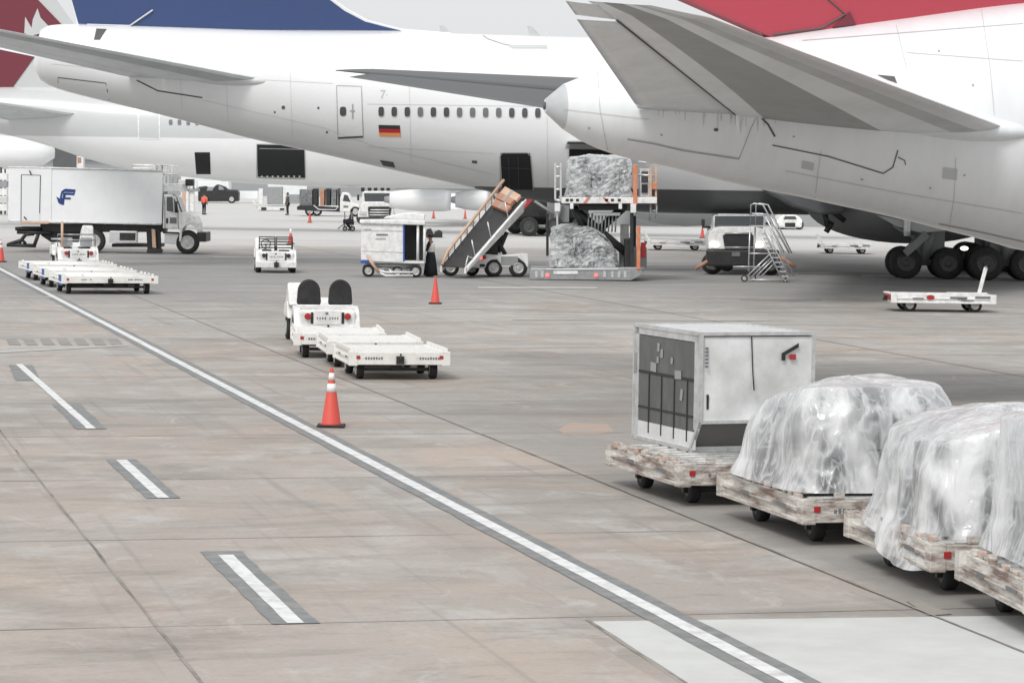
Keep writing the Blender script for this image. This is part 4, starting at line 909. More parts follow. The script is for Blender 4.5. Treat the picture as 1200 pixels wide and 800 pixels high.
# emblem at the top of the white end panel: black roof shape over a red block
ex = X0 - .035; q = MB()
yc = -.50
q.prismx([(yc + .15, 1.36), (yc - .11, 1.50), (yc - .11, 1.44), (yc + .09, 1.335), (yc + .09, 1.26), (yc + .15, 1.26)], ex - .004, ex); em = q.build('emblem', LBLK, U)
q = MB(); q.box(ex - .006, ex - .001, yc - .07, yc + .03, 1.27, 1.345); q.build('red_block', REDL, em)
tx = MB()
for k in range(6): tx.box(X0 - .028, X0 - .026, Y1 - .10, Y1 - .05, 1.42 - k * .05, 1.45 - k * .05)
tx.build('serial_marks', TXT, U)
q = MB(); q.box(X0 - .02, X0 + .01, Y1 - .12, Y1 - .095, .60, .80); q.build('hinge', BLK, U)
# ---- plastic covered loads
def wrapped(name, label, parent_d, Lx, Wy, zb, Ht, seed, mtl, cargo, taper=.25, skirt=.12, hang=None, top=(0, 0), fold=.05, cat='wrapped load', sq=5.0, z0=.6, lump=.06, group=None, hump=None, yaw=None, facet=False):
    frn = random.Random(seed + 5); r = thing(name, label, cat, Vector((parent_d.x, parent_d.y, z0)), yaw, group)
    na, nh = (64, 26) if facet else (144, 46); m = MB(); m.smooth = not facet; vs = []
    for j in range(nh + 1):
        v = j / nh
        if v < .68: hz = v / .68; sc = 1.0
        else: hz = 1; sc = math.cos((v - .68) / .32 * math.pi / 2)
        for i in range(na):
            a = 2 * math.pi * i / na; ca, sa = math.cos(a), math.sin(a); k = (abs(ca)**sq + abs(sa)**sq) ** (-1 / sq)
            x, y = ca * k * Lx / 2, sa * k * Wy / 2
            hzz = hz
            z = zb + (Ht - zb) * (1 - (1 - hzz)**1.0)
            shr = 1 - taper * hzz**3
            if v >= .68: z = Ht; x *= sc; y *= sc
            xx, yy = x * shr, y * shr
            if v > .5: z -= (.22 * (abs(xx) / (Lx / 2))**4 + .2 * (abs(yy) / (Wy / 2))**4) * (Ht * .35) * min(1, (v - .5) / .18)
            if hump: z = zb + (z - zb) * hump(xx / (Lx / 2), yy / (Wy / 2))
            if v < .16: g = 1 + skirt * (1 - v / .16); xx *= g; yy *= g
            if hang and v < .3:
                t = max(0, math.cos(a - hang[0])) ** hang[3]; z -= hang[1] * t * (1 - v / .3); xx += ca * hang[2] * t * (1 - v / .3); yy += sa * hang[2] * t * (1 - v / .3)
            P = Vector((xx, yy, z)); S_ = Vector((seed * 7.1, seed * 3.3, 0))
            sw_ = z * 1.1 * math.sin(a * 2 + seed); fo = noise.noise(Vector((ca * 4 + seed + sw_, sa * 4 - sw_, z * .9))) * fold * 1.2 + noise.noise(Vector((ca * 11 + seed + sw_ * 2, sa * 11, z * 1.8))) * fold * .5
            fo = fo * (1 - .5 * (v > .75)) + lump * noise.noise(P * 1.9 + S_) + lump * .5 * noise.noise(P * 5 + S_)
            nrm = Vector((ca, sa, .15 if v < .68 else 1.6 * (1 - sc))).normalized()
            if facet: fo += frn.uniform(-.045, .055)
            vs.append(P + nrm * fo + Vector((0, 0, .03 * noise.noise(P * 3.7 + S_) if v > .6 else 0)))
    m.add(vs, [(j * na + i, j * na + (i + 1) % na, (j + 1) * na + (i + 1) % na, (j + 1) * na + i) for j in range(nh) for i in range(na)])
    m.build('plastic_sheet', mtl, r)
    c = MB(); rn = random.Random(seed); cargo_boxes(c, Lx * .84, Wy * .82, Ht * .88, rn, hump); c.build('boxed_cargo', cargo, r, bevel=.02)
    return r
def cargo_boxes(c, L, W, H, rn, hump=None):
    nx = max(2, int(L / .6)); ny = max(2, int(W / .6)); nz = max(2, int(H / .5))
    for i in range(nx):
        for j in range(ny):
            hh = hump((i + .5) / nx * 2 - 1, (j + .5) / ny * 2 - 1) if hump else 1
            hh *= 1 - .13 * (i in (0, nx - 1)) - .10 * (j in (0, ny - 1))
            for k in range(nz):
                if k == nz - 1 and rn.random() < .35: continue
                c.mi = rn.choice((0, 0, 1, 2)); g = .02 if 0 < k < nz - 1 else .05
                x0, y0, z0 = -L / 2 + i * L / nx, -W / 2 + j * W / ny, k * H * hh / nz
                c.box(x0 + g, x0 + L / nx - g, y0 + g, y0 + W / ny - g, z0 + .01, z0 + H * hh / nz - .01, rz=rn.uniform(-.03, .03))
    c.box(-L / 2 - .15, L / 2 + .15, -W / 2 - .12, W / 2 + .12, -.0, .012)
CG = [CARGO, CARGOW, CARGOD]
GP = 'plastic covered loads on the rusty dollies'
p = D2.location; wrapped('covered_load', 'rounded load under milky plastic sheet, directly behind the white container', p + Vector((.05, .05, 0)), 2.75, 2.3, .02, 1.30, 21, PLAS, CG, taper=.22, group=GP, yaw=D2.rotation_euler.z, fold=.045, lump=.045, skirt=.08, hump=lambda a, b: 1 - .26 * max(0, a * .7 + b * .75) ** 1.3)
p = D3.location; wrapped('covered_load', 'load under clear wrinkled plastic hanging low over its dolly', p + Vector((.25, .1, 0)), 2.7, 2.5, .02, 1.26, 22, PLASC, CG, taper=.10, hang=(R(115), .42, .14, 3), group=GP, yaw=D3.rotation_euler.z, fold=.06, lump=.05, skirt=.08, hump=lambda a, b: 1 - .30 * max(0, b * .9) ** 2)
p = D4.location; wrapped('covered_load', 'load in crinkled clear wrap cut by the right edge of the photo', p + Vector((.10, .2, 0)), 2.4, 1.9, .02, 1.50, 23, PLASC, CG, taper=.03, group=GP, yaw=D4.rotation_euler.z, fold=.05, lump=.03, sq=9)
class T:
    """profile-tracing helper: pixel polygons pushed through a thickness"""
    def __init__(s, fr, root): s.f = fr; s.r = root
    def pp(s, name, mt, pts, y0, y1, parent=None, bevel=.02):
        m = MB(); m.prism([s.f.q(*p, y0) for p in pts], y0, y1); return m.build(name, mt, parent or s.r, bevel=bevel)
    def bx(s, name, mt, x0, y0p, x1, y1p, y0, y1, parent=None, bevel=.02):
        return s.pp(name, mt, [(x0, y1p), (x1, y1p), (x1, y0p), (x0, y0p)], y0, y1, parent, bevel)
    def rod(s, name, mt, lines, y, r, parent=None):
        m = MB()
        for ln in lines: m.tube([(lambda a: (a[0], y if len(p) < 3 else p[2], a[1]))(s.f.q(p[0], p[1], y if len(p) < 3 else p[2])) for p in ln], r, 7)
        return m.build(name, mt, parent or s.r)
    def wh(s, px, r, w, ys, rim=RIM, py=None):
        for y in ys:
            x = s.f.q(px, 290, y)[0]; wheel(s.r, x, y, r, r, w, 'wheel', rim)
# ======================================================== catering truck
f = Fr(125, 296.5, 0); r = frame_thing(f, 'catering_truck', 'white high-lift catering truck with a dark blue bird-like letter on its box', 'truck'); t = T(f, r)
bx_ = t.pp('box_body', VBOX, [(60, 259.5), (189.5, 262.5), (191, 200), (61, 196.5)], 0, 2.45, bevel=.03)
t.pp('box_rear_section', VBOX, [(9.5, 258), (60.2, 259.5), (61, 196.5), (10, 196)], -.03, 2.48, bevel=.03)
dr = t.pp('side_door', VBOX2, [(25, 258.5), (46.5, 259), (47.2, 205.5), (25.5, 205)], -.06, 0, bevel=.01)
t.rod('door_frame', BLK, [[(24.6, 259), (25, 205)], [(25, 205), (47.3, 205.6)], [(47.3, 205.6), (46.3, 250)]], -.05, .018, dr)
t.rod('rail', VWH, [[(9.5, 258.5), (60, 260), (189, 263)], [(10, 196), (60, 196.8), (191, 200.3)]], -.02, .04)
t.bx('sill_plate', RAILT, 24, 258.5, 57, 262.5, -.05, .3)
t.rod('handle', BLK, [[(28, 254), (31, 257)], [(34.5, 200), (36.5, 204.5)]], -.09, .03, dr)
# emblem: slanted F with a bird head tail, painted on the box
e = t.pp('emblem', LOGO, [(70.2, 231.5), (69.5, 238.5), (74.8, 240.3), (75.6, 233.5), (82.5, 233.8), (83, 231.6), (76.3, 231.3), (77, 228.3), (86.8, 228.8), (88.6, 222.2), (76.3, 221.2), (72, 224), (70.6, 229)], -.022, -.004, bevel=0)
t.pp('emblem_wing', LOGO, [(66, 230.5), (70.4, 233), (70.6, 239), (73, 240.5), (68.5, 238)], -.020, -.003, e, bevel=0)
t.pp('emblem_stripe', LOGO2, [(74, 226.2), (86, 226.4), (86.5, 225.4), (75.5, 225.1), (73, 227), (72.4, 232), (73.6, 232)], -.030, -.024, e, bevel=0)
for x in (57, 122, 145, 185): t.bx('marker_light', YEL, x, 259.5 + x * .016, x + 2.2, 261 + x * .016, -.04, 0)
cab = t.pp('cab', VWH, [(190.5, 268), (213, 268.5), (212, 250), (206, 232), (201.5, 228), (191.5, 227.5)], .05, 2.25, bevel=.06)
t.pp('side_window', GLASS, [(195.3, 247), (204, 248.5), (209.5, 249.2), (204.5, 233), (201, 230.8), (195.3, 231)], .02, .06, cab, .01)
t.pp('quarter_pillar', VWH, [(203.6, 249), (204.6, 249), (203.4, 231.5), (202.4, 231.3)], .0, .03, cab, 0)
dd = t.rod('door_seam', SEAM, [[(193, 231), (193.3, 268)], [(208.5, 250), (209, 268)]], .045, .015, cab); t.bx('door_handle', BLK, 194.5, 255.5, 197, 262, .03, .06, cab)
t.bx('door_marks', TXT, 199, 255, 207, 262, .040, .048, cab, 0)
t.rod('mirror', BLK, [[(206.5, 236), (206.5, 249)]], -.12, .07, cab)
t.pp('windscreen', GLASS, [(212.8, 249.5), (214.2, 249.2), (207.5, 231.5), (206.4, 231.5)], .25, 2.05, cab, 0)
hood = t.pp('hood', VWH, [(212, 271), (215, 262), (222, 256), (229, 262), (231, 272), (232.3, 272), (231.8, 262), (228.5, 254), (222, 250), (212, 248.5)], .1, 2.2, bevel=.07)
t.pp('fender', VWH, [(209.8, 283), (212, 283.5), (213.8, 269), (217.5, 264.5), (223, 263), (229, 266), (231.6, 273), (232.4, 268), (229, 259.5), (221, 257), (214, 259.5), (210.6, 266)], -.02, .5, hood, .03)
t.pp('fuel_tank', ALU, [(192.5, 285.5), (209.5, 286.5), (209.7, 275), (192.7, 274.5)], .1, .6); t.bx('front_bumper', BLK, 230.5, 272.5, 241.5, 283.5, .1, 2.2)
t.rod('step', BLK, [[(191, 272.5), (210, 273.3)]], .05, .05)
t.bx('chassis', BLK, 47, 262.6, 192, 272, .4, 2.0, bevel=.02); t.bx('chassis', BLK, 20, 266, 50, 272, .4, 2.0)
t.pp('scissor_frame', BLK, [(48, 262), (97, 264), (96, 286), (60, 284), (48, 276)], .55, 1.9)
t.pp('tool_box', ALU, [(128, 284), (160, 284.5), (160.3, 271), (128.5, 270.6)], .02, .6); t.pp('tool_box_grille', BLK, [(140, 281.5), (158.5, 281.8), (158.8, 273), (140.2, 272.8)], -.01, .03)
t.bx('crossbar', BLK, 131, 285.5, 189, 289.5, .5, 1.9); t.pp('mudflap', BLK, [(173, 295.5), (189, 295.5), (188, 268), (171, 266)], .35, .5)
t.pp('outrigger', RAILT, [(178.5, 290), (183, 291), (181.8, 269), (177.5, 268)], .1, .22); t.bx('outrigger_foot', BLK, 172, 292, 189.5, 296, .0, .5)
t.rod('rear_bumper', BLK, [[(18, 268), (45, 268)], [(8, 287), (42, 288)], [(22, 285), (30, 275), (40, 274)], [(40, 288), (45, 274)], [(20, 272), (60, 273)], [(10, 286.5), (26, 281), (30, 286)]], .3, .09)
t.rod('outrigger', ALU, [[(60, 285), (85, 285)], [(60, 280), (85, 280)], [(62, 288), (84, 288)]], .1, .05)
t.wh(220, .55, .30, (.22, 2.0)); t.wh(110, .55, .30, (.22, .58, 1.75, 2.1))
pf = t.bx('front_platform', VWH, 190.5, 215.5, 214, 224.5, .1, 2.3)
t.rod('guard_rail', VWH, [[(155.5, 199.5), (155.5, 193.5), (180.5, 193.5), (180.5, 199.5)], [(155.5, 197), (180.5, 197)]], 2.3, .05)
t.rod('guard_rail', VWH, [[(190, 215), (190, 194), (208, 194.5), (208, 215)], [(190, 204), (208, 204.5)], [(195, 194), (195, 215)], [(202, 194.3), (202, 215)], [(184, 200), (184, 193.5), (190, 193.5)]], .2, .05)
t.rod('guard_rail', VWH, [[(208, 194.5), (208, 215)], [(213, 212), (227, 212), (227, 222)], [(213, 212), (213, 224)]], 2.2, .05)
t.bx('platform_drive', VWH, 208, 211, 217, 223, 1.0, 2.2); t.bx('platform_motor', BLK, 217, 210, 226, 218, 1.2, 2.0)
# ======================================================== things behind the catering truck
f = Fr(220, 250, 0, 2); r = frame_thing(f, 'passenger_step_tower', 'white equipment mast standing behind the cab of the catering truck', 'step tower'); t = T(f, r)
t.bx('column', VWH, 214, 210, 221, 248, 0, .8); t.bx('post', RAILT, 213, 222, 217, 246, -.1, 0); t.bx('post', VWH, 221, 214, 227, 248, .2, .9); t.bx('platform', GREYC, 210, 221, 232, 224.5, 0, 1.6); t.rod('rail', VWH, [[(211, 221), (211, 212), (231, 213), (231, 221)]], 0, .06)
f = Fr(255, 238, 0); r = frame_thing(f, 'pickup_truck', 'black pickup truck parked far off behind the person in orange', 'pickup truck'); t = T(f, r)
t.pp('body', BLK, [(232, 236), (279, 236), (279.5, 226), (277, 222.5), (266, 222), (263, 219), (254, 216), (247, 222.5), (240, 218), (232, 219)], 0, 1.9, bevel=.12)
t.pp('side_window', GREYC, [(256, 222.5), (263, 222.5), (260.5, 219), (256.5, 217.5)], -.03, .02); t.pp('side_window', GREYC, [(242, 223.5), (249, 223.5), (251, 219), (244, 219)], -.03, .02)
t.wh(240, .42, .25, (.1, 1.8)); t.wh(271, .42, .25, (.1, 1.8))
f = Fr(78, 240, 0); r = frame_thing(f, 'lift_truck', 'far lift truck with raised dark body, seen over the catering truck roof', 'lift truck'); t = T(f, r)
t.pp('cargo_body', BELLY, [(62, 214), (89, 214), (89, 168), (62, 168)], 0, 2.4, bevel=.04); t.bx('frame', VWH, 89, 183, 97.5, 197, .2, 1.2); t.bx('window', CARD, 91, 184.5, 95, 191, .15, .2); t.bx('chassis', BLK, 60, 222, 100, 234, .2, 2.2); t.bx('lift_mast', BLK, 74, 212, 78, 224, .8, 1.2); t.wh(68, .5, .3, (.2, 2.2)); t.wh(92, .5, .3, (.2, 2.2))
f = Fr(3, 252, 0); r = frame_thing(f, 'equipment_rack', 'pale stacked equipment at the left edge behind the catering truck', 'equipment'); t = T(f, r)
for k in range(5): t.bx('tray', [VWH, GREYC, VWH, ALU, VWH][k], -12, 203 + k * 9, 8, 211 + k * 9, 0, 1.5)
t.bx('upright', BLK, 0, 196, 2, 251, .3, .5); t.bx('upright', BLK, 5, 198, 6.5, 251, .3, .5)
# ======================================================== stake bed truck and white truck front
f = Fr(385, 253.5, 0); r = frame_thing(f, 'stake_truck', 'small flatbed truck with stake sides and a white cab, far behind the lone tractor', 'truck'); t = T(f, r)
t.pp('bed', BLK, [(348, 246), (398, 248.5), (398, 243.5), (352, 240.5), (348, 242)], 0, 2.2); t.pp('side_rail', ALU, [(368, 240), (374, 245), (393, 245.5), (397, 241), (397, 242.3), (393.5, 246.5), (373, 246.2), (367, 241)], -.05, 0)
for i, (x0, x1) in enumerate(((367, 372), (375, 380), (382, 387), (389, 394))): t.bx('stake_panel', [BLK, CARD, BLK, CARGO][i], x0, 221 + i % 2, x1, 241, .1, 2.1)
t.bx('cargo_crate', CARGO, 351, 222, 366, 241, .2, 1.9); t.bx('headboard', BLK, 396, 221, 397.5, 244, .1, 2.1)
c = t.pp('cab', VWH, [(398, 248), (413, 249), (421, 249), (421, 240), (414, 238), (409, 227.5), (406, 225.5), (401, 225.5), (398.5, 232)], 0, 1.9, bevel=.08)
t.pp('side_window', GLASS, [(401.5, 235.5), (411, 236.8), (407.5, 229), (403.5, 228)], -.03, .02, c); t.bx('door_marks', TXT, 402.5, 241, 408, 243.5, -.012, -.004, c, 0)
t.wh(363, .42, .25, (.2, 2.0)); t.wh(371, .42, .25, (.2, 2.0)); t.wh(416, .42, .25, (.1, 1.8))
f = Fr(440, 263, 0); r = frame_thing(f, 'flatbed_truck', 'white truck facing the camera behind the baggage cart, with a barred grille', 'truck'); t = T(f, r)
t.pp('hood', VWH, [(419, 255), (462, 255), (461.5, 247), (455, 238.5), (450, 236.5), (428, 236.5), (424, 238.5), (420, 247)], 0, 1.5, bevel=.07); t.pp('cab', VWH, [(424, 240), (459, 240), (460, 225.5), (458, 224), (427, 224), (424.5, 226)], 1.5, 3.2, bevel=.06)
t.pp('windscreen', GLASS, [(427.5, 236), (456.5, 236), (458, 226.5), (426.5, 226.5)], 1.44, 1.5); g = t.pp('grille', BLK, [(432, 254), (457, 254), (459, 243), (455, 242), (433, 242), (431, 243)], -.05, 0)
t.rod('grille_bar', VWH, [[(434, 246), (456, 246)], [(433, 249), (456, 249)], [(433, 252), (456, 252)]], -.08, .045, g)
t.pp('headlight', ALU, [(421, 251.5), (429, 252.5), (429.5, 248), (421.5, 247)], -.05, 0); t.bx('bumper', BLK, 419, 255, 463, 260, -.1, .3); t.wh(424, .42, .28, (.5,)); t.wh(458, .42, .28, (.5,))
for x in (423, 431, 438, 446, 453): t.bx('cargo_stake', BLK, x, 217.5, x + 3.4, 224.5, 3.6, 5)
t.bx('bed', BLK, 424, 240, 459, 246, 3.3, 8)
t.bx('mirror', BLK, 418.5, 228, 421, 235, 1.4, 1.5); t.bx('mirror', BLK, 462, 228, 465, 237, 1.4, 1.5)
# ======================================================== far row of ground equipment
f = Fr(322, 242, 0, 4); r = frame_thing(f, 'cargo_container', 'far grey cargo container beside the standing worker in dark clothes', 'cargo container'); t = T(f, r)
t.bx('body', GREYC, 313, 219, 331.5, 239.5, 0, 2.2, bevel=.05); t.bx('frame', VWH, 303, 221, 308, 239, 0, .3); t.bx('frame', VWH, 331.7, 219, 334, 239, 0, .3)
f = Fr(290, 240, 0, 12); r = frame_thing(f, 'container_row', 'low pale container row far behind the black pickup', 'container row'); t = T(f, r)
t.bx('container', VBOX, 280, 224, 302, 233, 0, 2); t.bx('container', GREYC, 336, 228, 350, 238, 0, 2); t.bx('container', VBOX2, 232, 213, 268, 224, 3, 6)
f = Fr(328, 247.5, 0); r = frame_thing(f, 'flat_cart', 'low white cart with raised draw bar far beyond the lone baggage tractor', 'flat cart'); t = T(f, r)
t.bx('deck', VWH, 302, 243.5, 333, 246, 0, 1.8); t.rod('draw_bar', VWH, [[(303, 245), (296, 235)]], .9, .07); t.bx('wheel_skirt', BLK, 306, 243, 312, 246.5, -.1, 0); t.bx('wheel_skirt', BLK, 328, 244, 333, 246.5, -.1, 0)
# hangar and low buildings far away
def building(name, label, pts, h, mt):
    r = thing(name, label, 'building', gnd(*pts[0])); a = gnd(*pts[0]); b = gnd(*pts[1]); d = (b - a); L = d.length; yw = yaw_of(d); r.rotation_euler = (0, 0, yw)
    m = MB(); m.box(0, L, 0, 14, 0, h); w_ = m.build('wall', mt, r)
    m = MB(); m.box(-.3, L + .3, -.3, 14.3, h, h + .35); m.build('roof', GREYC, r)
    for k in range(int(L / 12)): m = MB(); m.box(4 + k * 12, 9.5 + k * 12, -.06, 0, 0, h * .72); m.build('dock_door', VBOX, r)
    return r
building('hangar', 'long low grey building far behind the container loader and the trucks', [(742, 264.5), (1230, 268)], 2.4, BLDG)
building('terminal_building', 'pale low building on the far side of the apron behind the stake bed truck', [(-40, 227), (470, 231)], 4.2, BLDG)
building('terminal_building', 'pale far building in the gap above the tow area right of the baggage cart', [(462, 243), (745, 250)], 2.1, BLDG)
# ======================================================== white baggage cart
f = Fr(460, 325, 3); r = frame_thing(f, 'baggage_cart', 'white covered baggage cart with one side bay open, left of the baggage handler', 'baggage cart'); t = T(f, r)
b = t.pp('body', VWH, [(423, 306), (472.5, 308), (472.5, 260), (423, 258.5)], 0, 1.9, bevel=.03); 
t.pp('back_wall', GREYC, [(472, 307), (497, 308), (497, 262), (472, 261)], 1.75, 1.85, bevel=0); t.pp('floor', VWH, [(472, 308.5), (497.5, 309), (497.5, 306), (472, 305.5)], 0, 1.9); t.rod('post', VWH, [[(489.5, 306), (489.8, 263)], [(497.3, 308), (497.5, 262)]], .05, .055)
t.bx('inner_panel', CURT, 474.5, 264, 489, 305, 1.55, 1.72, bevel=0); t.bx('corner_panel', BLUEP, 472.2, 264, 474.2, 307, -.01, .06); t.bx('end_curtain', BLK, 491, 263, 496, 303, .3, 1.6)
t.pp('roof', VWH, [(421.5, 262), (498.5, 264), (498.5, 259), (470, 257.5), (421.5, 258)], -.1, 2.0, bevel=.04)
t.bx('lettering', TXT, 441, 274.2, 454.5, 276.2, -.008, -.002, b, 0); t.bx('lettering', SEAML, 440, 279, 452, 281, -.008, -.002, b, 0); t.bx('lettering', SEAML, 427, 268, 435, 270.5, -.008, -.002, b, 0)
t.rod('panel_seam', SEAML, [[(423.5, 270), (472, 271)], [(424, 294), (472, 296)]], 0, .012, b)
t.bx('blue_bumper', BLUEP, 422.5, 304.5, 433, 308.5, -.04, 0); t.rod('chassis', STEEL, [[(428, 311), (492, 312)], [(450, 318), (485, 317)], [(455, 314), (462, 323), (470, 314)], [(468, 323), (484, 314)]], .3, .09)
t.rod('tow_bar', RAILT, [[(430, 299), (437, 310), (444, 319)]], -.25, .06); t.rod('tow_fork', VWH, [[(444, 319), (452, 323), (484, 323)], [(444, 317), (452, 319), (484, 319)]], -.2, .045)
t.wh(432, .24, .16, (.15, 1.7)); t.wh(487.5, .24, .16, (.15, 1.7)); t.wh(466, .22, .16, (.3,))
f = Fr(477, 281, 0); r = frame_thing(f, 'canopy_tractor', 'white canopied tractor whose roof shows above the baggage cart', 'baggage tractor'); t = T(f, r)
t.pp('canopy', VWH, [(449, 256), (497, 258), (498, 251.5), (488, 249), (470, 250), (452, 254)], 0, 1.5, bevel=.05); t.bx('windscreen', GLASS, 455, 256, 495, 261, .1, .2); t.bx('body', VWH, 450, 264, 496, 278, 0, 1.5); t.rod('post', BLK, [[(453, 255), (453, 266)], [(494, 256), (494, 266)]], .1, .05); t.wh(458, .35, .2, (.1, 1.4)); t.wh(488, .35, .2, (.1, 1.4))
f = Fr(512, 279, 0, 1); r = frame_thing(f, 'baggage_tug', 'dark small tug behind the head of the baggage handler', 'tug'); t = T(f, r)
t.pp('body', BLK, [(499, 279), (518, 278.5), (518, 271.5), (510, 271), (509, 274), (506, 274), (505, 268), (500, 268.5)], 0, 1.2, bevel=.03); t.wh(503, .22, .16, (.1, 1.1)); t.wh(514, .22, .16, (.1, 1.1))
# ======================================================== belt loader
f = Fr(577, 324.5, 8); r = frame_thing(f, 'belt_loader', 'white belt loader with a dark belt and orange side rail raised to the hold door', 'belt loader'); t = T(f, r)
t.pp('chassis', VWH, [(545, 313), (566, 314.5), (574, 313), (575, 305), (583, 304), (586, 313), (599, 313), (601, 304), (608, 302.5), (612, 306), (613.5, 312.5), (619.5, 313), (619.5, 297.5), (585, 299), (560, 297), (546, 300)], 0, 2.0, bevel=.03)
t.bx('side_panel', GREYC, 587, 300.5, 607, 311, -.01, .03, bevel=0); t.bx('step', BLK, 562.5, 309.5, 568.5, 312.5, -.06, 0)
for x in (563, 567.5): 
    m = MB(); p = f.q(x, 301.5, -.02); m.cone((p[0], -.02, p[1]), [(.07, 0), (.08, -.03)], 12, 'Y'); m.build('tail_light', REDLIT if x < 565 else REDL, r)
t.wh(578.5, .36, .25, (.12, 1.9)); t.wh(607.5, .36, .25, (.12, 1.9)); t.wh(528, .34, .3, (.5, 1.7)); t.wh(553, .30, .3, (1.2,))
t.bx('lift_base', BLK, 560, 283, 584, 299, .6, 1.6, bevel=.05); t.rod('lift_strut', BLK, [[(592, 298), (580, 277)], [(577, 296), (590, 276)], [(584, 296), (594, 272)]], .7, .09)
def P3(px, py, D):
    d = ray(px, py); P = CAM + d * (D / d.y); v = P - f.O; return Vector((v.dot(f.u), v.dot(f.n), v.z))
bl, br, tl, tr = P3(518, 312.5, 117.2), P3(544, 314, 116.4), P3(590, 224, 121.6), P3(612, 236, 120.6)
nrm = (br - bl).cross(tl - bl).normalized(); nrm = nrm if nrm.z > 0 else -nrm
def quad(name, mt, a, b, c, d, th, parent, bev=0):
    m = MB(); vs = [v + nrm * th for v in (a, b, c, d)] + [a, b, c, d]; m.add(vs, [(0, 1, 2, 3), (7, 6, 5, 4), (0, 4, 5, 1), (1, 5, 6, 2), (2, 6, 7, 3), (3, 7, 4, 0)]); return m.build(name, mt, parent, bevel=bev)
dn = Vector((0, 0, -.42))
boom = MB()
for a, b in ((bl, tl), (br, tr)):
    o_ = (br - bl).normalized() * (.10 if a is br else -.10); m = boom; vs = [a, b, b + dn, a + dn * .5, a + o_, b + o_, b + o_ + dn, a + o_ + dn * .5]
    m.add(vs, [(0, 1, 2, 3), (7, 6, 5, 4), (0, 4, 5, 1), (1, 5, 6, 2), (2, 6, 7, 3), (3, 7, 4, 0)])
bo = boom.build('boom', VWH, r)
be = quad('belt', BLK, bl, br, tr, tl, .03, r)
up = Vector((0, 0, .34)); rl = MB()
rl.tube([bl + up * .2, bl.lerp(tl, .08) + up, tl + up * 1.3], .06); rl.tube([bl.lerp(tl, .1), bl.lerp(tl, .1) + up], .03)
for k in range(2, 10): rl.tube([bl.lerp(tl, k / 10), bl.lerp(tl, k / 10) + up * 1.1], .025, 6)
rl.build('side_rail', RAILT, r)
rl = MB(); 
for k in (.18, .45, .75):
    p = br.lerp(tr, k); rl.tube([p, p + Vector((-.14, -.02, .62))], .025, 6)
rl.tube([br.lerp(tr, .02), br.lerp(tr, .06) + Vector((0, 0, .3)), br.lerp(tr, .14)], .03); rl.build('guide_rod', ALU, r)
sd_ = MB(); o_ = (br - bl).normalized() * .16; vs = [br + o_ - up * .2, tr + o_ - up * .2, tr + o_ + up * .25, br + o_ + up * .15]; vs += [v + o_ * .4 for v in vs]; sd_.add(vs, [(0, 1, 2, 3), (7, 6, 5, 4), (0, 4, 5, 1), (1, 5, 6, 2), (2, 6, 7, 3), (3, 7, 4, 0)]); sd_.build('side_fairing', VWH, r)
# cartons near the top of the belt
for i, (k0, k1, w0, w1, hh, mt) in enumerate(((.78, .86, .10, .90, .13, CARD), (.865, .94, .08, .85, .17, CARD), (.945, 1.03, .05, .9, .12, RAILT))):
    q = MB(); A_ = [bl.lerp(tl, k).lerp(br.lerp(tr, k), w_) for k, w_ in ((k0, w0), (k0, w1), (k1, w1), (k1, w0))]
    A_ = [v + f.O * 0 for v in A_]; c0_ = sum(A_, Vector()) / 4
    M_ = Matrix.Rotation(f.yaw, 3, 'Z'); base = M_ @ (c0_ + nrm * .04) + f.O
    c = thing('carton', ['reddish carton lowest on the belt', 'reddish carton in the middle of the three on the belt', 'pale carton at the top of the belt under the hold door'][i], 'carton', base, f.yaw, 'cartons on the belt')
    vs = [v - c0_ for v in A_]; vs += [v + nrm * hh for v in vs]; q.add(vs, [(0, 1, 2, 3), (7, 6, 5, 4), (0, 4, 5, 1), (1, 5, 6, 2), (2, 6, 7, 3), (3, 7, 4, 0)]); q.build('box', mt, c, bevel=.015)
    q = MB(); vs = [A_[0].lerp(A_[1], .42) - c0_ + nrm * (hh + .004), A_[0].lerp(A_[1], .58) - c0_ + nrm * (hh + .004), A_[3].lerp(A_[2], .58) - c0_ + nrm * (hh + .004), A_[3].lerp(A_[2], .42) - c0_ + nrm * (hh + .004)]; q.add(vs, [(0, 1, 2, 3)]); q.build('tape', PAPER, c)
# ======================================================== container loader
f = Fr(690, 329, 0); r = frame_thing(f, 'container_loader', 'tall cargo loader with a raised and a lowered platform and orange posts', 'cargo loader'); t = T(f, r)
lp = t.pp('lower_platform', STEEL, [(620, 327.5), (740, 328.5), (752, 322), (752, 313), (622, 315)], 0, .25); t.pp('lower_deck', STEEL, [(622, 318), (755, 318), (755, 313.5), (622, 314.5)], .25, 3.4)
t.bx('white_panel', VWH, 648.5, 317.5, 677.5, 321.5, -.04, 0, lp); 
for x in (641.5, 698.5):
    m = MB(); p = f.q(x, 322.5, -.03); m.cone((p[0], -.03, p[1]), [(.06, 0), (.07, -.04), (.04, -.06)], 12, 'Y'); m.build('tail_light', REDLIT, lp)
for x in (627, 634, 707, 716, 724, 731): t.bx('bracket', ALU, x, 317.5, x + 3, 325, -.03, 0, lp, 0)
t.bx('deck_edge', ALU, 640, 315, 725, 316.3, -.05, 0)
t.wh(735, .25, .25, (.5, 2.6)); t.wh(640, .2, .25, (.8, 2.6)); t.bx('drive_unit', BLK, 732, 280, 742, 316, .6, 2.8); t.bx('engine_box', GREYC, 727, 290, 758, 314, 1.4, 3.0)
up_ = t.bx('upper_platform', VWH, 658, 231.5, 770, 238.5, 0, .25); t.bx('upper_deck', STEEL, 656, 231, 770, 237, .25, 3.4)
for x in (663, 668, 675, 709, 716, 724): t.bx('slot', BLK, x, 233, x + 3.5, 236, -.02, 0, up_, 0)
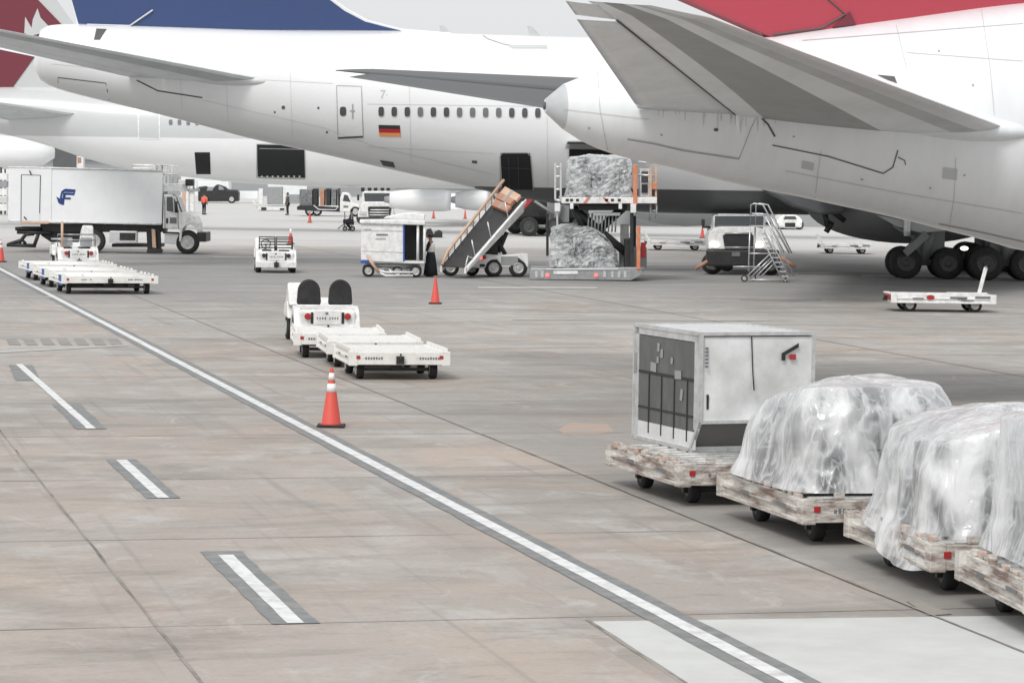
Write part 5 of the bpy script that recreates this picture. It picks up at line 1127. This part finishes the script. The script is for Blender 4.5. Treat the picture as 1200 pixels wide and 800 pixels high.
t.pp('red_stripe', RAILO, [(683, 238), (687, 238), (692, 231.5), (688, 231.5)], -.02, 0, up_, 0); t.pp('red_stripe', RAILO, [(712, 238), (715, 238), (709, 231.5), (706, 231.5)], -.02, 0, up_, 0)
t.bx('bracket', VWH, 668, 238.5, 672, 245, 0, .2); t.bx('bracket', VWH, 725, 238.5, 729, 245, 0, .2)
for x in (649.5, 656): t.bx('rail_post', ALU, x, 192, x + 2.4, 234, 0, .08)
t.rod('guard_rail', ALU, [[(650, 196), (658, 196)], [(650, 207), (658, 207)], [(650, 222), (658, 222)], [(650, 234), (661, 236)]], .05, .05); t.rod('guard_rail', ALU, [[(657, 195, .2), (657, 197, 3.3)], [(657, 210, .2), (657, 210, 3.3)]], .1, .04)
t.bx('orange_post', RAILO, 742, 193, 746.8, 240, -.05, .08); t.bx('orange_post', RAILO, 746, 265, 750.5, 316, -.05, .08); t.bx('orange_post', RAILT, 761, 197, 764, 239, 1.2, 1.3); t.bx('orange_post', RAILT, 767.5, 192, 770, 240, 1.2, 1.3)
for x, y0, y1 in ((650, 238, 248), (739, 239, 249.5)): t.bx('lamp_housing', VWH, x, y0, x + 6.5, y1, -.1, .3)
t.bx('column', BLK, 738.5, 249, 742.5, 316, .05, .3); t.bx('column', ALU, 652, 248, 654.2, 266, .05, .2); t.bx('column', BLK, 742, 253, 745.5, 300, 2.6, 2.9); t.bx('column', BLK, 640, 250, 643, 300, 3.0, 3.2)
t.rod('scissor_arm', BLK, [[(672, 244), (738, 300)], [(730, 244), (668, 300)], [(672, 242), (684, 266)], [(730, 242), (700, 272)]], 1.0, .16); t.rod('scissor_arm', BLK, [[(672, 244), (738, 300)], [(730, 244), (668, 300)]], 2.6, .16)
t.bx('hydraulic_block', BLK, 678, 240, 735, 246.5, .6, 2.8); t.rod('hydraulic_hose', STEEL, [[(690 + 4 * k, 250), (689 + 4 * k, 272)] for k in range(9)], .8, .035); t.bx('crossbeam', ALU, 695, 249, 727, 253, .5, .8)
t.bx('guard_panel', STEEL, 727, 263, 737, 296, 1.4, 1.5); t.bx('control_cabin', VWH, 750, 198, 761, 232, 1.6, 3.0); t.bx('cabin_window', GLASS, 751.5, 201, 759.5, 214, 1.56, 1.6); t.bx('control_box', BLK, 752, 216, 759, 226, 1.5, 1.6)
t.rod('cabin_rail', ALU, [[(748, 190), (770, 191)], [(748, 205), (770, 206)], [(762, 240), (762, 258)], [(769, 240), (769, 256)], [(762, 247), (769, 247)]], 1.3, .045)
t.bx('side_guard', RAILO, 765, 214, 770, 222, 1.1, 1.2); t.bx('side_guard', REDL, 751, 284, 757, 302, 1.0, 1.1); t.bx('roof_frame', BLK, 665, 166, 742, 169, 3.2, 3.4)
t.bx('bridge', BLK, 668, 226, 742, 231, 3.4, 4.6)
def pallet(name, label, f, x0, x1, zpx0, zpx1, y0, y1, seed, taper, hump=None, mt=None, group=None, skirt=.03):
    a = f.q(x0, zpx1, y0); b = f.q(x1, zpx0, y0); L = b[0] - a[0]; c = f.O + f.u * ((a[0] + b[0]) / 2) + f.n * ((y0 + y1) / 2)
    return wrapped(name, label, Vector((c.x, c.y, 0)), L, y1 - y0, 0, b[1] - a[1] if b[1] > a[1] else a[1] - b[1], seed, mt or PLASN, CG, taper=taper, skirt=skirt, z0=min(a[1], b[1]), group=group, hump=hump, yaw=f.yaw, fold=.05, lump=.09, sq=9, facet=True)
pallet('wrapped_pallet', 'foil and plastic wrapped pallet on the raised platform of the cargo loader', f, 665, 741, 183, 231, .15, 2.8, 31, .10, None, None, 'wrapped pallets on the cargo loader')
pallet('wrapped_pallet', 'foil and plastic wrapped pallet with a sloping side on the lowered platform', f, 646, 724, 265, 313.5, .3, 2.9, 32, .05, lambda a, b: 1 - .55 * max(0, (a + .05)) ** 2.2, None, 'wrapped pallets on the cargo loader')
q = MB(); 
# strap round the lower pallet
c = T(f, r)
# ======================================================== truck with lit headlights
f = Fr(864, 322.5, 0); r = frame_thing(f, 'service_truck', 'white truck facing the camera with both headlights lit behind the rolling stairs', 'truck'); t = T(f, r)
t.pp('hood', VWH, [(830, 292), (907, 292), (906, 281), (902, 275), (893, 268), (885, 266), (846, 266), (838, 267.5), (831.5, 272), (829.5, 279)], 0, 1.8, bevel=.03)
t.pp('cab', VWH, [(836, 268), (894, 268), (896, 254), (894, 252), (838, 252), (836, 254)], 1.8, 3.2, bevel=.02); t.pp('windscreen', GLASS, [(837.2, 267), (893.8, 267), (894.5, 253), (838, 253)], 1.72, 1.82)
g = t.pp('grille', BLK, [(849, 289), (883, 289), (883, 276), (880, 274), (850, 274), (847, 276)], -.06, 0); t.rod('grille_bar', STEEL, [[(850, 273.5), (881, 273.5)], [(849, 290), (884, 290)]], -.08, .04, g)
for x0, x1 in ((831, 844), (884, 896)): 
    t.pp('headlight', HEAD, [(x0 + 2, 289.5), (x1 - 2, 289.5), (x1 - 1, 286.5), (x1 - 3, 284.5), (x0 + 3, 284.5), (x0 + 1, 286.5)], -.09, -.02)
t.bx('bumper', BLK, 828, 293, 913, 312, -.15, .4, bevel=.06); t.bx('number_plate', CARGO, 857.5, 295.5, 867.5, 300.5, -.18, -.15); t.bx('axle_beam', BLK, 838, 311, 905, 314, .3, .5)
t.wh(835, .45, .32, (.7,)); t.wh(903, .45, .32, (.7,)); t.wh(852, .35, .25, (4.8,)); t.bx('bed', BLK, 836, 270, 897, 300, 3.8, 8)
t.rod('stabilizer_leg', CARD, [[(829, 306), (815, 315)]], -.1, .08); t.rod('stabilizer_leg', CARD, [[(915, 301), (932, 313)]], -.1, .08); t.rod('mirror', BLK, [[(833, 266), (824, 266), (824, 258)], [(897, 262), (903, 262)]], 1.6, .06); t.bx('mirror_glass', BLK, 822, 257, 826, 264, 1.5, 1.6)
# ======================================================== rolling stairs
f = Fr(905, 329.5, 0, -1.0); r = frame_thing(f, 'rolling_stairs', 'tubular aluminium rolling stairs in front of the truck with lit headlights', 'rolling stairs'); t = T(f, r)
for y in (0, .8):
    dx = 0 if y == 0 else 6
    t.rod('handrail', ALU, [[(878 + dx, 318), (880 + dx, 240), (884 + dx, 238.5), (894 + dx, 240), (925 + dx * .5, 297)], [(881 + dx, 250), (897 + dx, 252)], [(897 + dx, 254), (919 + dx, 296)]], y, .03)
    t.rod('frame', ALU, [[(877 + dx, 318), (879 + dx, 265)], [(890 + dx, 272), (916 + dx, 327)], [(896 + dx, 268), (925 + dx, 324)], [(872, 328), (924, 327.5)], [(877 + dx, 297), (900 + dx, 297)], [(859 + dx, 312.5), (888 + dx, 312.5)], [(873 + dx, 326), (902 + dx, 298)], [(886 + dx, 324), (906 + dx, 304)]], y, .028)
for k in range(10):
    m = MB(); a0, b0 = f.q(892 + k * 2.7, 275 + k * 5.4, 0), f.q(898 + k * 2.85, 275 + k * 5.2, 0); m.box(a0[0], b0[0] + .04, 0, .8, a0[1] - .02, a0[1] + .02); m.build('tread', ALU, r)
m = MB(); a0 = f.q(880, 265, 0); b0 = f.q(896, 265, 0); m.box(a0[0], b0[0], 0, .8, a0[1] - .03, a0[1] + .02); m.build('top_platform', ALU, r)
t.wh(873, .13, .06, (-.04,)); t.wh(883, .13, .06, (.84,)); t.wh(921, .07, .05, (0, .8))
# ======================================================== far white car with its lights on
f = Fr(926, 269, 0); r = frame_thing(f, 'suv', 'far white car facing the camera with lit headlights, under the flap of the middle airliner', 'car'); t = T(f, r)
t.pp('body', VWH, [(911, 267), (940, 267), (940.5, 258), (937, 254), (931, 251), (919, 251), (914, 254), (910.5, 258)], 0, 4, bevel=.12); t.pp('windscreen', GLASS, [(918, 257), (934, 257), (932, 253.5), (920, 253.5)], -.04, 0); t.bx('grille', BLK, 920, 261, 932, 266, -.05, 0)
for x in (912.5, 937.5):
    m = MB(); p = f.q(x, 259.5, -.08); m.ell((p[0], -.08, p[1]), (.12, .07, .09)); m.build('headlight', HEAD, r)
t.wh(915, .33, .22, (.4, 3.2)); t.wh(936, .33, .22, (.4, 3.2))
# ======================================================== people
def skin_body(name, J, E, RAD, mt, parent, sub=2):
    me = bpy.data.meshes.new(name); me.from_pydata(J, E, []); o = bpy.data.objects.new(name, me); COL.objects.link(o)
    sk = o.modifiers.new('skin', 'SKIN'); sk.use_smooth_shade = True
    for i, rd in enumerate(RAD): me.skin_vertices[0].data[i].radius = (rd, rd)
    me.skin_vertices[0].data[0].use_root = True
    s_ = o.modifiers.new('sub', 'SUBSURF'); s_.levels = sub; s_.render_levels = sub
    dg = bpy.context.evaluated_depsgraph_get(); m2 = bpy.data.meshes.new_from_object(o.evaluated_get(dg)); bpy.data.objects.remove(o)
    m2.materials.clear(); m2.materials.append(mt)
    for p in m2.polygons: p.use_smooth = True
    q = bpy.data.objects.new(name, m2); COL.objects.link(q); q.parent = parent; return q
def person(label, px, py, yaw, H=1.75, top=VEST, bottom=CLD, pose='stand', skirt=False, hair=HAIR, arms=CLD):
    r = thing('person', label, 'person', gnd(px, py), R(yaw)); k = H / 1.75
    lean = .0; st = .10 if pose != 'crouch' else .16
    V = lambda x, y, z: (x * k, y * k, z * k)
    if pose == 'crouch': hz, kx, kz, fx = .55, .38, .50, .05
    else: hz, kx, kz, fx = .92, .02, .48, 0
    # joints: 0 pelvis 1 waist 2 chest 3 neck 4 head 5 crown ; arms 6.. ; legs
    sh = hz + .50
    J = [V(0, 0, hz), V(.01, 0, hz + .18), V(.02, 0, hz + .38), V(.02, 0, sh + .06), V(.03, 0, sh + .17), V(.02, 0, sh + .27)]
    E = [(0, 1), (1, 2), (2, 3), (3, 4), (4, 5)]; RD = [.13, .125, .145, .055, .085, .075]
    ends = {}
    for s in (-1, 1):
        b = len(J); ax = .26 if pose in ('reach', 'crouch') else .06
        J += [V(.01, s * .19, sh - .03), V(.0 + ax * .3, s * .26, sh - .30), V(.04 + ax, s * .25, sh - .52 + ax * .6), V(.06 + ax * 1.2, s * .25, sh - .62 + ax * .7)]
        E += [(2, b), (b, b + 1), (b + 1, b + 2), (b + 2, b + 3)]; RD += [.065, .048, .034, .032]
        hb = b + 3
        for j in range(5):
            J.append(V(.075 + ax * 1.2 + .018 * (j - 2), s * (.25 - (.02 if j == 0 else 0)), sh - (.70 if j else .66) + ax * .7)); E.append((hb, len(J) - 1)); RD.append(.011)
        b = len(J)
        J += [V(0, s * .09, hz - .05), V(kx, s * st, kz), V(fx - .02, s * st, .09), V(fx + .14, s * (st + .02), .04)]
        E += [(0, b), (b, b + 1), (b + 1, b + 2), (b + 2, b + 3)]; RD += [.095, .062, .045, .04]
    RD = [q * k for q in RD]; skin_body('body', J, E, RD, SKIN, r)
    # clothing shells follow the same joints
    up_ids = [0, 1, 2]
    Jc = [J[0], J[1], J[2]]; Ec = [(0, 1), (1, 2)]; Rc = [.15, .145, .165]
    for s in range(2):
        b = 6 + s * 13; n = len(Jc); Jc += [J[b], J[b + 1], J[b + 2]]; Ec += [(2, n), (n, n + 1), (n + 1, n + 2)]; Rc += [.082, .062, .048]
    Jc.append(V(.02, 0, sh)); Ec.append((2, len(Jc) - 1)); Rc.append(.09)
    skin_body('jacket', Jc, Ec, [q * k for q in Rc], arms if skirt or arms is not top else top, r) if arms is not top else skin_body('jacket', Jc, Ec, [q * k for q in Rc], top, r)
    if arms is not top: skin_body('vest', Jc[:3] + [V(.02, 0, sh + .0)], [(0, 1), (1, 2), (2, 3)], [q * k for q in (.185, .185, .205, .12)], top, r)
    if skirt:
        m = MB(); m.smooth = True; m.cone((0, 0, 0), [(.155 * k, (hz + .1) * k), (.20 * k, (hz - .1) * k), (.26 * k, .4 * k), (.30 * k, .06 * k), (.28 * k, .05 * k)], 24); m.build('long_skirt', bottom, r)
    else:
        Jt = [J[0]]; Et = []; Rt = [.145]
        for s in range(2):
            b = 6 + s * 13 + 9; n = len(Jt); Jt += [J[b], J[b + 1], J[b + 2]]; Et += [(0, n), (n, n + 1), (n + 1, n + 2)]; Rt += [.105, .075, .062]
        skin_body('trousers', Jt, Et, [q * k for q in Rt], bottom, r)
    for s in range(2):
        b = 6 + s * 13 + 11; a = Vector(J[b]); m = MB(); m.box(a.x - .07, a.x + .20, a.y - .05, a.y + .05, 0, .10); m.build('shoe', RUB, r, bevel=.03)
    m = MB(); h_ = Vector(J[5]); m.ell((h_.x - .015, 0, h_.z - .01), (.105 * k, .095 * k, .095 * k)); m.build('hair', hair, r)
    fc = MB(); hx = Vector(J[4])
    for s in (-1, 1): fc.ell((hx.x + .085 * k, s * .032 * k, hx.z + .02), (.012, .014, .01), 8, 6)
    fc.build('eyes', LBLK, r); fc = MB(); fc.ell((hx.x + .098 * k, 0, hx.z - .01), (.022, .014, .025), 8, 6); fc.build('nose', SKIN, r)
    fc = MB(); fc.box(hx.x + .082 * k, hx.x + .092 * k, -.022, .022, hx.z - .052, hx.z - .042); fc.build('mouth', CARD, r)
    for s in (-1, 1): fc = MB(); fc.ell((hx.x, s * .088 * k, hx.z), (.02, .012, .03), 8, 6); fc.build('ear', SKIN, r)
    return r
person('person in an orange jacket and dark trousers standing far behind the catering truck', 239, 251.5, 60, 1.75, VEST, CLD, arms=VEST)
person('person in dark clothes standing by the far grey container', 337, 252, -160, 1.85, CLN, CLD, arms=CLN)
person('person in dark clothes crouching in front of the far white trucks', 412, 270, 170, 1.75, CLD, CLD, pose='crouch', arms=CLD)
person('baggage handler in a pale vest and long dark skirt facing the open baggage cart', 504.5, 324, 165, 1.68, VESTW, CLD, skirt=True, pose='reach', arms=CLD)
f = Fr(412, 271, 0, .4); r = frame_thing(f, 'push_cart', 'small dark push cart next to the crouching person', 'push cart'); t = T(f, r)
t.bx('tray', BLK, 402, 257, 414, 262, 0, .6); t.rod('frame', STEEL, [[(396, 268), (404, 262)], [(404, 268), (404, 248)], [(412, 268), (412, 250)]], .1, .04); t.wh(404, .16, .1, (0, .6)); t.wh(413, .16, .1, (0, .6))
